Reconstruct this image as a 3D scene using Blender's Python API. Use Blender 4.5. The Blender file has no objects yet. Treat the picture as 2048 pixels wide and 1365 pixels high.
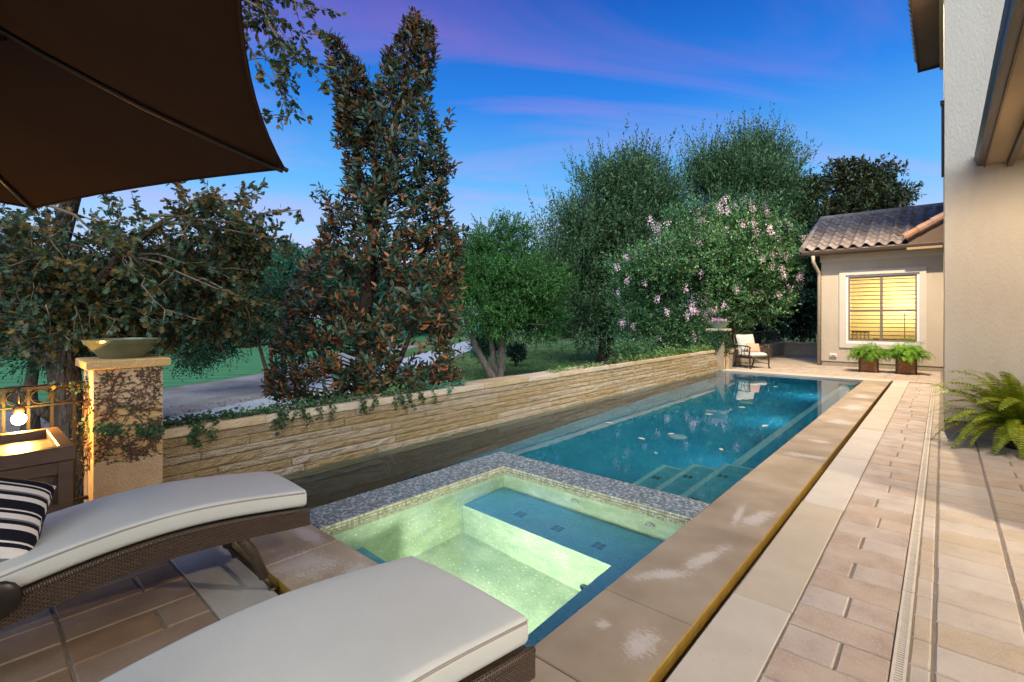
import bpy, math, random
import numpy as np
from mathutils import Vector, Matrix, noise

R = math.radians
PI = math.pi
scene = bpy.context.scene
COL = scene.collection
rnd = random.Random(7)
RNG = np.random.default_rng(11)

# ------------------------------------------------------------------ camera
H = 1.5
FPX, YAW, Y0 = 973.4, R(41.5), 634.1
SN, CS = math.sin(YAW), math.cos(YAW)
cd = bpy.data.cameras.new('camera')
cam = bpy.data.objects.new('camera', cd)
COL.objects.link(cam)
cam.location = (0, 0, H)
cam.rotation_euler = (R(90), 0, YAW)
cd.sensor_width = 36.0
cd.lens = FPX / 2048 * 36.0
cd.shift_y = (Y0 - 682.5) / 2048
cd.clip_start = 0.05
cd.clip_end = 3000
scene.camera = cam

# ------------------------------------------------------------------ world
SUN_EL, SUN_AZ = R(34), R(140)          # azimuth clockwise from +Y
world = bpy.data.worlds.new('World')
scene.world = world
world.use_nodes = True
wt = world.node_tree
wt.nodes.clear()
def wn(t, **k):
    n = wt.nodes.new(t)
    for a, b in k.items():
        setattr(n, a, b)
    return n
wl = wt.links.new
w_out = wn('ShaderNodeOutputWorld')
w_bg = wn('ShaderNodeBackground')
w_bg.inputs['Strength'].default_value = 0.74
w_sky = wn('ShaderNodeTexSky', sky_type='NISHITA', sun_disc=False)
w_sky.sun_elevation = R(3)
w_sky.sun_rotation = SUN_AZ
w_tc = wn('ShaderNodeTexCoord')
w_sep = wn('ShaderNodeSeparateXYZ')
wl(w_tc.outputs['Generated'], w_sep.inputs[0])
w_ramp = wn('ShaderNodeValToRGB')
cr = w_ramp.color_ramp
cr.elements[0].position = 0.0
cr.elements[0].color = (0.47, 0.50, 0.79, 1)
cr.elements[1].position = 1.0
cr.elements[1].color = (0.001, 0.022, 0.15, 1)
for p, c in ((0.08, (0.50, 0.57, 0.84)), (0.15, (0.37, 0.57, 0.88)), (0.25, (0.12, 0.43, 0.86)),
             (0.40, (0.016, 0.20, 0.72)), (0.54, (0.003, 0.095, 0.48)), (0.75, (0.001, 0.045, 0.28))):
    e = cr.elements.new(p)
    e.color = (*c, 1)
wl(w_sep.outputs['Z'], w_ramp.inputs[0])
# thin streaky clouds: direction projected on a plane overhead, stretched along one bearing
w_add = wn('ShaderNodeMath', operation='ADD'); w_add.inputs[1].default_value = 0.16
wl(w_sep.outputs['Z'], w_add.inputs[0])
w_dx = wn('ShaderNodeMath', operation='DIVIDE'); w_dy = wn('ShaderNodeMath', operation='DIVIDE')
wl(w_sep.outputs['X'], w_dx.inputs[0]); wl(w_add.outputs[0], w_dx.inputs[1])
wl(w_sep.outputs['Y'], w_dy.inputs[0]); wl(w_add.outputs[0], w_dy.inputs[1])
w_cmb = wn('ShaderNodeCombineXYZ')
wl(w_dx.outputs[0], w_cmb.inputs[0]); wl(w_dy.outputs[0], w_cmb.inputs[1])
w_map = wn('ShaderNodeMapping', vector_type='TEXTURE')
w_map.inputs['Rotation'].default_value = (0, 0, R(49))
w_map.inputs['Scale'].default_value = (2.2, 0.75, 1.0)
w_map.inputs['Location'].default_value = (0.35, 0.30, 0.0)
wl(w_cmb.outputs[0], w_map.inputs['Vector'])
w_n = wn('ShaderNodeTexNoise')
w_n.inputs['Scale'].default_value = 1.15
w_n.inputs['Detail'].default_value = 7.0
w_n.inputs['Roughness'].default_value = 0.55
w_n.inputs['Distortion'].default_value = 0.7
wl(w_map.outputs[0], w_n.inputs['Vector'])
w_cr = wn('ShaderNodeValToRGB')
w_cr.color_ramp.elements[0].position = 0.475
w_cr.color_ramp.elements[0].color = (0, 0, 0, 1)
w_cr.color_ramp.elements[1].position = 0.80
w_cr.color_ramp.elements[1].color = (0.8, 0.8, 0.8, 1)
wl(w_n.outputs[0], w_cr.inputs[0])
w_cc = wn('ShaderNodeValToRGB')          # cloud colour by height: pale pink low, mauve high
w_cc.color_ramp.elements[0].position = 0.03
w_cc.color_ramp.elements[0].color = (0.64, 0.52, 0.80, 1)
w_cc.color_ramp.elements[1].position = 0.62
w_cc.color_ramp.elements[1].color = (0.13, 0.07, 0.37, 1)
e = w_cc.color_ramp.elements.new(0.30); e.color = (0.40, 0.34, 0.76, 1)
e = w_cc.color_ramp.elements.new(0.46); e.color = (0.46, 0.16, 0.50, 1)
wl(w_sep.outputs['Z'], w_cc.inputs[0])
w_mix = wn('ShaderNodeMixRGB')
wl(w_cr.outputs[0], w_mix.inputs[0]); wl(w_ramp.outputs[0], w_mix.inputs[1]); wl(w_cc.outputs[0], w_mix.inputs[2])
w_sc = wn('ShaderNodeMixRGB', blend_type='ADD')
w_sc.inputs[0].default_value = 0.008
wl(w_mix.outputs[0], w_sc.inputs[1]); wl(w_sky.outputs[0], w_sc.inputs[2])
wl(w_sc.outputs[0], w_bg.inputs['Color'])
wl(w_bg.outputs[0], w_out.inputs['Surface'])

# ------------------------------------------------------------------ sun (soft afterglow), exposure
sd = bpy.data.lights.new('sun', 'SUN')
sd.energy = 3.0
sd.angle = R(75)
sd.color = (0.88, 0.96, 0.97)
sun = bpy.data.objects.new('sun', sd)
COL.objects.link(sun)
_sv = Vector((math.sin(SUN_AZ) * math.cos(SUN_EL), math.cos(SUN_AZ) * math.cos(SUN_EL), math.sin(SUN_EL)))
sun.rotation_euler = _sv.to_track_quat('Z', 'Y').to_euler()
sun.location = (6, -10, 8)
vs = scene.view_settings
vs.view_transform = 'Standard'
vs.look = 'None'
vs.exposure = 0.65
vs.gamma = 1.0
vs.use_curve_mapping = False
scene.render.engine = 'CYCLES'
cy = scene.cycles
cy.use_denoising = True
cy.max_bounces = 10
cy.diffuse_bounces = 3
cy.glossy_bounces = 4
cy.transmission_bounces = 8
cy.transparent_max_bounces = 16
cy.sample_clamp_indirect = 4.0
cy.caustics_refractive = True
cy.caustics_reflective = False
cy.blur_glossy = 0.5

# ------------------------------------------------------------------ measuring helpers (used only to choose places)
def G(x, y, z=0.0):
    d = FPX * (H - z) / (y - Y0); l = (x - 1024) / FPX * d
    return Vector((l * CS - d * SN, l * SN + d * CS, z))
def PD(x, y, d):
    u = (x - 1024) / FPX
    return Vector(((u * CS - SN) * d, (u * SN + CS) * d, H - (y - Y0) * d / FPX))

# ------------------------------------------------------------------ object helpers
def tag(o, label=None, cat=None, group=None, kind=None):
    if label: o['label'] = label
    if cat: o['category'] = cat
    if group: o['group'] = group
    if kind: o['kind'] = kind
    return o
def thing(name, label, cat, loc=(0, 0, 0), rz=0.0, group=None):
    o = bpy.data.objects.new(name, None)
    COL.objects.link(o)
    o.empty_display_size = 0.1
    o.location = loc
    o.rotation_euler = (0, 0, rz)
    return tag(o, label, cat, group)
def link(name, me, parent=None, loc=None, rot=None, scale=None):
    o = bpy.data.objects.new(name, me)
    COL.objects.link(o)
    if parent is not None: o.parent = parent
    if loc is not None: o.location = loc
    if rot is not None: o.rotation_euler = rot
    if scale is not None: o.scale = scale
    return o
def root_of(o):
    while o.parent is not None: o = o.parent
    return o

class MB:
    """collects simple shapes into one mesh"""
    def __init__(s): s.v = []; s.f = []; s.m = []
    def add(s, vs, fs, mi=0):
        b = len(s.v); s.v.extend([tuple(p) for p in vs])
        for f in fs: s.f.append(tuple(i + b for i in f)); s.m.append(mi)
    def box(s, x0, x1, y0, y1, z0, z1, c=0.0, mi=0, M=None):
        if c <= 0:
            vs = [(x0, y0, z0), (x1, y0, z0), (x1, y1, z0), (x0, y1, z0), (x0, y0, z1), (x1, y0, z1), (x1, y1, z1), (x0, y1, z1)]
            fs = [(0, 3, 2, 1), (4, 5, 6, 7), (0, 1, 5, 4), (1, 2, 6, 5), (2, 3, 7, 6), (3, 0, 4, 7)]
        else:
            vs = []; fs = []
            def ring(z, i): return [(x0 + i, y0 + i, z), (x1 - i, y0 + i, z), (x1 - i, y1 - i, z), (x0 + i, y1 - i, z)]
            vs = ring(z0, c) + ring(z0 + c, 0) + ring(z1 - c, 0) + ring(z1, c)
            fs = [(3, 2, 1, 0), (12, 13, 14, 15)]
            for k in range(3):
                for i in range(4):
                    j = (i + 1) % 4
                    fs.append((k * 4 + i, k * 4 + j, k * 4 + 4 + j, k * 4 + 4 + i))
        if M is not None: vs = [M @ Vector(p) for p in vs]
        s.add(vs, fs, mi); return s
    def tube(s, pts, rad, n=8, mi=0, cap=True, square=False):
        pts = [Vector(p) for p in pts]
        if not hasattr(rad, '__len__'): rad = [rad] * len(pts)
        vs = []; fs = []
        t = (pts[1] - pts[0]).normalized()
        ref = Vector((0, 0, 1)) if abs(t.z) < 0.9 else Vector((1, 0, 0))
        u = t.cross(ref).normalized()
        for i, p in enumerate(pts):
            if i == 0: t = pts[1] - pts[0]
            elif i == len(pts) - 1: t = pts[-1] - pts[-2]
            else: t = pts[i + 1] - pts[i - 1]
            t.normalize()
            u = (u - t * u.dot(t))
            if u.length < 1e-6: u = t.orthogonal()
            u.normalize()
            w = t.cross(u)
            for k in range(n):
                a = 2 * PI * (k + (0.5 if square else 0)) / n
                vs.append(p + (u * math.cos(a) + w * math.sin(a)) * rad[i])
        for i in range(len(pts) - 1):
            for k in range(n):
                a = i * n + k; b = i * n + (k + 1) % n
                fs.append((a, b, b + n, a + n))
        if cap:
            fs.append(tuple(reversed(range(n))))
            fs.append(tuple(range((len(pts) - 1) * n, len(pts) * n)))
        s.add(vs, fs, mi); return s
    def bar(s, p, q, w, h=None, mi=0):
        """square bar p to q"""
        return s.tube([p, q], w * 0.7071, 4, mi, True, True)
    def lathe(s, prof, n=32, c=(0, 0, 0), sx=1.0, sy=1.0, mi=0):
        vs = []; fs = []
        for r_, z in prof:
            for k in range(n):
                a = 2 * PI * k / n
                vs.append((c[0] + r_ * sx * math.cos(a), c[1] + r_ * sy * math.sin(a), c[2] + z))
        for i in range(len(prof) - 1):
            for k in range(n):
                a = i * n + k; b = i * n + (k + 1) % n
                fs.append((a, b, b + n, a + n))
        s.add(vs, fs, mi); return s
    def ball(s, c, r_, n=12, m=8, mi=0, sc=(1, 1, 1)):
        prof = []
        vs = []; fs = []
        for i in range(m + 1):
            th = PI * i / m
            for k in range(n):
                a = 2 * PI * k / n
                vs.append((c[0] + r_ * sc[0] * math.sin(th) * math.cos(a), c[1] + r_ * sc[1] * math.sin(th) * math.sin(a), c[2] - r_ * sc[2] * math.cos(th)))
        for i in range(m):
            for k in range(n):
                a = i * n + k; b = i * n + (k + 1) % n
                fs.append((a, b, b + n, a + n))
        s.add(vs, fs, mi); return s
    def torus(s, c, R_, r_, ax='x', n=18, m=6, mi=0):
        pts = []
        vs = []; fs = []
        for i in range(n):
            a = 2 * PI * i / n
            for k in range(m):
                b = 2 * PI * k / m
                q = ((R_ + r_ * math.cos(b)) * math.cos(a), (R_ + r_ * math.cos(b)) * math.sin(a), r_ * math.sin(b))
                if ax == 'x': q = (q[2], q[0], q[1])
                elif ax == 'y': q = (q[0], q[2], q[1])
                vs.append((q[0] + c[0], q[1] + c[1], q[2] + c[2]))
        for i in range(n):
            for k in range(m):
                a = i * m + k; b = i * m + (k + 1) % m
                a2 = ((i + 1) % n) * m + k; b2 = ((i + 1) % n) * m + (k + 1) % m
                fs.append((a, a2, b2, b))
        s.add(vs, fs, mi); return s
    def mesh(s, name, mats, off=None, smooth=False):
        me = bpy.data.meshes.new(name)
        vs = s.v
        if off is not None: vs = [(p[0] - off[0], p[1] - off[1], p[2] - off[2]) for p in vs]
        me.from_pydata(vs, [], s.f)
        if not isinstance(mats, (list, tuple)): mats = [mats]
        for m in mats: me.materials.append(m)
        if len(mats) > 1: me.polygons.foreach_set('material_index', s.m)
        if smooth:
            me.polygons.foreach_set('use_smooth', [True] * len(me.polygons))
        me.update()
        return me
    def build(s, name, mats, parent=None, smooth=False, world=True, sharp=None):
        off = None
        if parent is not None and world: off = root_of(parent).location
        me = s.mesh(name, mats, off, smooth)
        if smooth and sharp:
            try: me.set_sharp_from_angle(angle=R(sharp))
            except Exception: pass
        return link(name, me, parent)

def np_mesh(name, V, F, mats, smooth=False):
    """V (n,3), F (m,k) arrays -> mesh, fast"""
    me = bpy.data.meshes.new(name)
    n, m, k = len(V), len(F), F.shape[1]
    me.vertices.add(n); me.vertices.foreach_set('co', np.asarray(V, np.float32).ravel())
    me.loops.add(m * k); me.loops.foreach_set('vertex_index', np.asarray(F, np.int32).ravel())
    me.polygons.add(m)
    me.polygons.foreach_set('loop_start', np.arange(m, dtype=np.int32) * k)
    me.polygons.foreach_set('loop_total', np.full(m, k, np.int32))
    if not isinstance(mats, (list, tuple)): mats = [mats]
    for mm in mats: me.materials.append(mm)
    if smooth: me.polygons.foreach_set('use_smooth', np.ones(m, bool))
    me.update(calc_edges=True)
    return me

# ------------------------------------------------------------------ materials
def nmat(name):
    m = bpy.data.materials.new(name)
    m.use_nodes = True
    nt = m.node_tree
    nt.nodes.clear()
    out = nt.nodes.new('ShaderNodeOutputMaterial')
    b = nt.nodes.new('ShaderNodeBsdfPrincipled')
    nt.links.new(b.outputs[0], out.inputs[0])
    def N(t, **k):
        n = nt.nodes.new(t)
        for a, c in k.items(): setattr(n, a, c)
        return n
    return m, N, nt.links.new, b, out
def ramp(N, stops):
    r_ = N('ShaderNodeValToRGB')
    el = r_.color_ramp.elements
    el[0].position, el[0].color = stops[0][0], (*stops[0][1], 1)
    el[1].position, el[1].color = stops[-1][0], (*stops[-1][1], 1)
    for p, c in stops[1:-1]:
        e = el.new(p); e.color = (*c, 1)
    return r_
def mottled(name, stops, scale=8.0, detail=6.0, rough=0.7, bump=0.15, bscale=60.0, bdist=0.004, var=0.0, spec=0.3, metallic=0.0, speck=None, vscale=(1, 1, 1)):
    """noise coloured surface with fine relief; var = brightness change from object to object"""
    m, N, L, b, out = nmat(name)
    tc = N('ShaderNodeTexCoord'); mp = N('ShaderNodeMapping')
    mp.inputs['Scale'].default_value = vscale
    geo = N('ShaderNodeNewGeometry')
    L(geo.outputs['Position'], mp.inputs[0])
    n1 = N('ShaderNodeTexNoise'); n1.inputs['Scale'].default_value = scale; n1.inputs['Detail'].default_value = detail; n1.inputs['Roughness'].default_value = 0.62
    L(mp.outputs[0], n1.inputs['Vector'])
    r_ = ramp(N, stops); L(n1.outputs[0], r_.inputs[0])
    col = r_.outputs[0]
    if var > 0:
        oi = N('ShaderNodeObjectInfo')
        mr = N('ShaderNodeMapRange'); mr.inputs[3].default_value = 1 - var; mr.inputs[4].default_value = 1 + var
        L(oi.outputs['Random'], mr.inputs[0])
        hs = N('ShaderNodeHueSaturation')
        L(mr.outputs[0], hs.inputs['Value']); L(col, hs.inputs['Color'])
        mr2 = N('ShaderNodeMapRange'); mr2.inputs[3].default_value = 1.25; mr2.inputs[4].default_value = 0.75
        L(oi.outputs['Random'], mr2.inputs[0]); L(mr2.outputs[0], hs.inputs['Saturation'])
        col = hs.outputs[0]
    n2 = N('ShaderNodeTexNoise'); n2.inputs['Scale'].default_value = bscale; n2.inputs['Detail'].default_value = 4.0
    L(mp.outputs[0], n2.inputs['Vector'])
    if speck:
        sr = ramp(N, [(speck[0], (0, 0, 0)), (speck[0] + 0.06, (1, 1, 1))])
        n3 = N('ShaderNodeTexNoise'); n3.inputs['Scale'].default_value = speck[2]; n3.inputs['Detail'].default_value = 3.0
        L(mp.outputs[0], n3.inputs['Vector'])
        L(n3.outputs[0], sr.inputs[0])
        mx = N('ShaderNodeMixRGB'); L(sr.outputs[0], mx.inputs[0]); L(col, mx.inputs[1]); mx.inputs[2].default_value = (*speck[1], 1)
        col = mx.outputs[0]
    L(col, b.inputs['Base Color'])
    bp = N('ShaderNodeBump'); bp.inputs['Strength'].default_value = bump; bp.inputs['Distance'].default_value = bdist * 10
    L(n2.outputs[0], bp.inputs['Height']); L(bp.outputs[0], b.inputs['Normal'])
    b.inputs['Roughness'].default_value = rough
    b.inputs['Specular IOR Level'].default_value = spec
    b.inputs['Metallic'].default_value = metallic
    return m
def leafmat(name, greens, rough=0.45, under=None, trans=0.25, spec=0.4, yellow=None):
    """leaf: colour changes from leaf to leaf; underside may differ"""
    m, N, L, b, out = nmat(name)
    geo = N('ShaderNodeNewGeometry')
    st = [(i / (len(greens) - 1), c) for i, c in enumerate(greens)]
    oi = N('ShaderNodeObjectInfo')
    sm = N('ShaderNodeMath', operation='ADD'); L(geo.outputs['Random Per Island'], sm.inputs[0]); L(oi.outputs['Random'], sm.inputs[1])
    rv = N('ShaderNodeMath', operation='FRACT'); L(sm.outputs[0], rv.inputs[0])
    r_ = ramp(N, st); L(rv.outputs[0], r_.inputs[0])
    pn = N('ShaderNodeTexNoise'); pn.inputs['Scale'].default_value = 1.5
    L(geo.outputs['Position'], pn.inputs['Vector'])
    hv = N('ShaderNodeMapRange'); hv.inputs[1].default_value = 0.3; hv.inputs[2].default_value = 0.7; hv.inputs[3].default_value = 0.6; hv.inputs[4].default_value = 1.55
    L(pn.outputs[0], hv.inputs[0])
    hs = N('ShaderNodeHueSaturation'); L(hv.outputs[0], hs.inputs['Value']); L(r_.outputs[0], hs.inputs['Color'])
    col = hs.outputs[0]
    if under:
        mx = N('ShaderNodeMixRGB'); L(geo.outputs['Backfacing'], mx.inputs[0]); L(col, mx.inputs[1])
        ur = ramp(N, [(0, under[0]), (1, under[1])]); L(rv.outputs[0], ur.inputs[0])
        L(ur.outputs[0], mx.inputs[2]); col = mx.outputs[0]
    L(col, b.inputs['Base Color'])
    b.inputs['Roughness'].default_value = rough
    b.inputs['Specular IOR Level'].default_value = spec
    if trans > 0:
        tl = N('ShaderNodeBsdfTranslucent'); L(col, tl.inputs['Color'])
        ms = N('ShaderNodeMixShader'); ms.inputs[0].default_value = trans
        L(b.outputs[0], ms.inputs[1]); L(tl.outputs[0], ms.inputs[2]); L(ms.outputs[0], out.inputs[0])
    return m
def plain(name, c, rough=0.5, metallic=0.0, spec=0.5, bump=0.0):
    return mottled(name, [(0.3, tuple(x * 0.9 for x in c)), (0.7, tuple(min(1, x * 1.08) for x in c))], 14, 4, rough, bump, 80, 0.002, 0, spec, metallic)
def emitter(name, c, s):
    m, N, L, b, out = nmat(name)
    b.inputs['Base Color'].default_value = (0.8, 0.8, 0.8, 1)
    b.inputs['Emission Color'].default_value = (*c, 1)
    b.inputs['Emission Strength'].default_value = s
    return m
#--MATS--
M = {}
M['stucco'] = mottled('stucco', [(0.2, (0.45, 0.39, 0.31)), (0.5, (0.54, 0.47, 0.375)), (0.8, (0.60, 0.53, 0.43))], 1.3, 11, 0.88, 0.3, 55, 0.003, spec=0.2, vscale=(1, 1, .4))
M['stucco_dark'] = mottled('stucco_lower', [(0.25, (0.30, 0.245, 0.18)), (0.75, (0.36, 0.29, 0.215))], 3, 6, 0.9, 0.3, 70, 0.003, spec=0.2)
M['trim'] = mottled('window_trim', [(0.3, (0.60, 0.55, 0.48)), (0.7, (0.66, 0.60, 0.53))], 4, 5, 0.8, 0.2, 90, 0.002, spec=0.25)
M['white_frame'] = plain('white_frame', (0.84, 0.82, 0.82), 0.45)
M['taupe'] = plain('taupe_frame', (0.20, 0.165, 0.135), 0.5)
M['dark_line'] = plain('dark_joint', (0.05, 0.045, 0.04), 0.9)
M['brown_gutter'] = plain('brown_gutter', (0.075, 0.052, 0.042), 0.42)
M['fascia'] = plain('brown_fascia', (0.115, 0.075, 0.05), 0.55)
M['soffit'] = mottled('soffit_paint', [(0.3, (0.33, 0.235, 0.14)), (0.7, (0.38, 0.27, 0.165))], 3, 4, 0.7, 0.1, 60, 0.002)
M['paver'] = mottled('tumbled_paver', [(0.28, (0.38, 0.30, 0.24)), (0.5, (0.485, 0.395, 0.32)), (0.72, (0.56, 0.475, 0.39))], 4.2, 10, 0.9, 0.35, 190, 0.0035, var=0.05, spec=0.2, speck=(0.60, (0.60, 0.51, 0.42), 130))
M['paver_brown'] = mottled('dark_brown_paver', [(0.28, (0.19, 0.125, 0.085)), (0.5, (0.26, 0.18, 0.125)), (0.72, (0.33, 0.245, 0.18))], 2.8, 9, 0.7, 0.25, 150, 0.0035, var=0.08, spec=0.3, speck=(0.68, (0.36, 0.29, 0.23), 180))  # lounge terrace pavers: darker and browner than the walkway ones
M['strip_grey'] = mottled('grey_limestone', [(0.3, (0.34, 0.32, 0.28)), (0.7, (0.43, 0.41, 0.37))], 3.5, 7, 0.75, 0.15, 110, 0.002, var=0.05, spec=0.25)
M['paver_tan'] = mottled('tan_paver', [(0.28, (0.40, 0.335, 0.26)), (0.5, (0.49, 0.415, 0.325)), (0.72, (0.555, 0.48, 0.38))], 3.4, 10, 0.9, 0.35, 190, 0.0035, var=0.04, spec=0.2, speck=(0.60, (0.60, 0.52, 0.42), 130))
M['mortar'] = mottled('joint_sand', [(0.3, (0.25, 0.215, 0.17)), (0.7, (0.34, 0.295, 0.235))], 20, 5, 0.95, 0.6, 140, 0.004, spec=0.1)
M['limestone'] = mottled('cut_limestone', [(0.3, (0.48, 0.42, 0.335)), (0.7, (0.55, 0.49, 0.395))], 3.5, 7, 0.75, 0.15, 110, 0.002, var=0.05, spec=0.25, speck=(0.70, (0.40, 0.34, 0.27), 38))
M['ochre_side'] = mottled('algae_stained_stone', [(0.3, (0.22, 0.125, 0.018)), (0.7, (0.33, 0.20, 0.035))], 9, 5, 0.45, 0.2, 70, 0.003, spec=0.45)
M['ledge'] = mottled('split_ledge_stone', [(0.22, (0.44, 0.32, 0.18)), (0.5, (0.60, 0.465, 0.29)), (0.8, (0.70, 0.585, 0.41))], 11, 10, 0.88, 1.0, 75, 0.008, var=0.11, spec=0.2, vscale=(1, 0.8, 1.25))
M['cap_stone'] = mottled('wall_cap_stone', [(0.25, (0.37, 0.275, 0.165)), (0.5, (0.48, 0.375, 0.245)), (0.78, (0.55, 0.46, 0.34))], 3, 8, 0.85, 0.4, 55, 0.004, var=0.08, spec=0.2)
M['block'] = mottled('pillar_block', [(0.25, (0.45, 0.31, 0.165)), (0.75, (0.58, 0.42, 0.245))], 3.4, 7, 0.85, 0.4, 60, 0.004, var=0.06, spec=0.2, speck=(0.72, (0.30, 0.22, 0.14), 45))
M['dark_gap'] = plain('dark_gap', (0.012, 0.011, 0.010), 0.95)
M['plaster'] = mottled('pool_plaster', [(0.3, (0.026, 0.225, 0.335)), (0.7, (0.046, 0.315, 0.415))], 1.6, 6, 0.8, 0.2, 30, 0.004, spec=0.1, speck=(0.70, (0.14, 0.55, 0.58), 7))
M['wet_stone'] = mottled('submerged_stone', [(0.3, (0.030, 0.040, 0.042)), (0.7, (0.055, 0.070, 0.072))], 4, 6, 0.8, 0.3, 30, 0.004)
M['step_edge'] = plain('pale_step_edge', (0.30, 0.52, 0.50), 0.7)
M['step_plaster'] = mottled('step_plaster', [(0.3, (0.06, 0.30, 0.35)), (0.7, (0.11, 0.40, 0.43))], 5, 7, 0.8, 0.2, 30, 0.004, speck=(0.66, (0.25, 0.55, 0.58), 20))
M['spa_plaster'] = mottled('spa_plaster', [(0.25, (0.30, 0.40, 0.29)), (0.5, (0.42, 0.52, 0.36)), (0.75, (0.58, 0.66, 0.52))], 5, 10, 0.8, 0.15, 40, 0.004, spec=0.15, speck=(0.63, (0.80, 0.86, 0.72), 42))
M['spa_bench'] = mottled('spa_bench_plaster', [(0.25, (0.14, 0.42, 0.54)), (0.75, (0.22, 0.52, 0.64))], 6, 8, 0.75, 0.4, 45, 0.006, spec=0.15, speck=(0.60, (0.30, 0.55, 0.64), 40))
M['canvas'] = mottled('canvas_cushion', [(0.25, (0.515, 0.52, 0.475)), (0.75, (0.585, 0.585, 0.535))], 2.2, 9, 0.92, 0.30, 330, 0.0016, spec=0.12)
M['piping'] = plain('cushion_piping', (0.30, 0.26, 0.22), 0.9)
M['iron'] = plain('wrought_iron', (0.022, 0.018, 0.015), 0.5, 0.6)
M['bronze'] = plain('bronze_metal', (0.075, 0.05, 0.035), 0.4, 0.6)
M['umbrella'] = mottled('umbrella_fabric', [(0.3, (0.036, 0.020, 0.016)), (0.7, (0.050, 0.028, 0.022))], 2, 4, 0.95, 0.15, 500, 0.001, spec=0.05)
M['rib_metal'] = plain('umbrella_rib', (0.030, 0.022, 0.018), 0.35, 0.3)
M['box_wood'] = mottled('deck_box_wood', [(0.3, (0.055, 0.032, 0.020)), (0.7, (0.085, 0.050, 0.032))], 5, 7, 0.42, 0.25, 50, 0.003, spec=0.4, vscale=(6, 0.7, 6))
M['bowl'] = mottled('glazed_bowl', [(0.3, (0.085, 0.095, 0.055)), (0.7, (0.15, 0.155, 0.09))], 5, 5, 0.22, 0.1, 30, 0.003, spec=0.6)
M['bowl_teal'] = mottled('teal_bowl', [(0.3, (0.12, 0.26, 0.25)), (0.7, (0.24, 0.36, 0.28))], 5, 5, 0.3, 0.1, 30, 0.003)
M['drain'] = plain('drain_grate', (0.60, 0.53, 0.42), 0.5)
M['bark'] = mottled('bark', [(0.3, (0.045, 0.032, 0.024)), (0.7, (0.13, 0.10, 0.078))], 9, 8, 0.95, 1.0, 26, 0.012, spec=0.1, vscale=(1, 1, 0.25))
M['bark_grey'] = mottled('cedar_bark', [(0.3, (0.09, 0.075, 0.066)), (0.7, (0.24, 0.20, 0.18))], 10, 8, 0.95, 1.0, 26, 0.012, spec=0.1, vscale=(1, 1, 0.2))
M['bark_red'] = mottled('smooth_red_bark', [(0.3, (0.16, 0.075, 0.04)), (0.7, (0.26, 0.14, 0.085))], 6, 6, 0.7, 0.3, 20, 0.004, vscale=(1, 1, 0.3))
M['twig'] = mottled('twig', [(0.3, (0.09, 0.062, 0.042)), (0.7, (0.19, 0.135, 0.09))], 14, 4, 0.85, 0.2, 50, 0.002)
M['vine_twig'] = mottled('dry_vine', [(0.3, (0.060, 0.032, 0.024)), (0.7, (0.12, 0.065, 0.045))], 14, 4, 0.85, 0.2, 50, 0.002)
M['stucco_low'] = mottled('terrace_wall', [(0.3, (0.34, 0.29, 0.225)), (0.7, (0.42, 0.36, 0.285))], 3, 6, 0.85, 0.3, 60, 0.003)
M['grass_dry'] = mottled('lawn_turf', [(0.25, (0.085, 0.20, 0.055)), (0.45, (0.14, 0.27, 0.08)), (0.58, (0.28, 0.33, 0.15)), (0.72, (0.44, 0.41, 0.25))], 0.22, 12, 0.95, 1.0, 22, 0.02, spec=0.1)
M['gravel'] = mottled('crushed_gravel', [(0.25, (0.26, 0.22, 0.19)), (0.5, (0.47, 0.43, 0.40)), (0.75, (0.62, 0.59, 0.56))], 0.6, 12, 0.95, 1.0, 60, 0.008, spec=0.1, speck=(0.62, (0.24, 0.20, 0.17), 14))
M['concrete'] = mottled('path_concrete', [(0.3, (0.46, 0.48, 0.50)), (0.7, (0.58, 0.60, 0.60))], 0.8, 8, 0.85, 0.3, 40, 0.003, spec=0.2)
M['roof_tile'] = mottled('roof_tile', [(0.25, (0.19, 0.165, 0.155)), (0.5, (0.29, 0.25, 0.235)), (0.78, (0.39, 0.35, 0.33))], 5, 7, 0.8, 0.4, 50, 0.004, var=0.25, spec=0.25)
M['roof_tile_red'] = mottled('terracotta_tile', [(0.25, (0.26, 0.135, 0.09)), (0.75, (0.40, 0.235, 0.165))], 5, 7, 0.75, 0.4, 50, 0.004, var=0.15, spec=0.25)
M['downspout'] = plain('painted_downspout', (0.40, 0.345, 0.27), 0.5)
M['plastic_white'] = plain('white_cover', (0.75, 0.72, 0.68), 0.4)
M['terra_panel'] = mottled('rust_panel', [(0.3, (0.22, 0.075, 0.03)), (0.7, (0.36, 0.14, 0.055))], 9, 6, 0.6, 0.3, 60, 0.003)
M['scroll'] = plain('scroll_metal', (0.42, 0.22, 0.10), 0.5, 0.2)
M['pot_dark'] = plain('dark_pot', (0.035, 0.022, 0.018), 0.5)
M['soil'] = plain('soil', (0.035, 0.025, 0.018), 0.95)
M['peach'] = mottled('peach_pillow', [(0.3, (0.60, 0.33, 0.22)), (0.7, (0.68, 0.42, 0.30))], 30, 4, 0.9, 0.15, 300, 0.001)
M['yellow_wall'] = plain('warm_room_wall', (0.74, 0.60, 0.32), 0.9)
M['room_wood'] = plain('room_wood', (0.16, 0.085, 0.04), 0.5)
M['slat'] = plain('blind_slat', (0.20, 0.14, 0.08), 0.6)
M['bulb'] = emitter('bulb_glow', (1.0, 0.62, 0.20), 60)
M['shade'] = emitter('lamp_shade_glow', (1.0, 0.78, 0.36), 3.0)
M['lens'] = emitter('pool_lamp_lens', (0.80, 1.0, 0.82), 9.0)
M['lens_added'] = emitter('added_lamp_lens_blue', (0.30, 0.85, 1.0), 6.0)
M['patio_lens'] = emitter('patio_lamp_lens', (1.0, 0.74, 0.42), 8.0)
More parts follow.
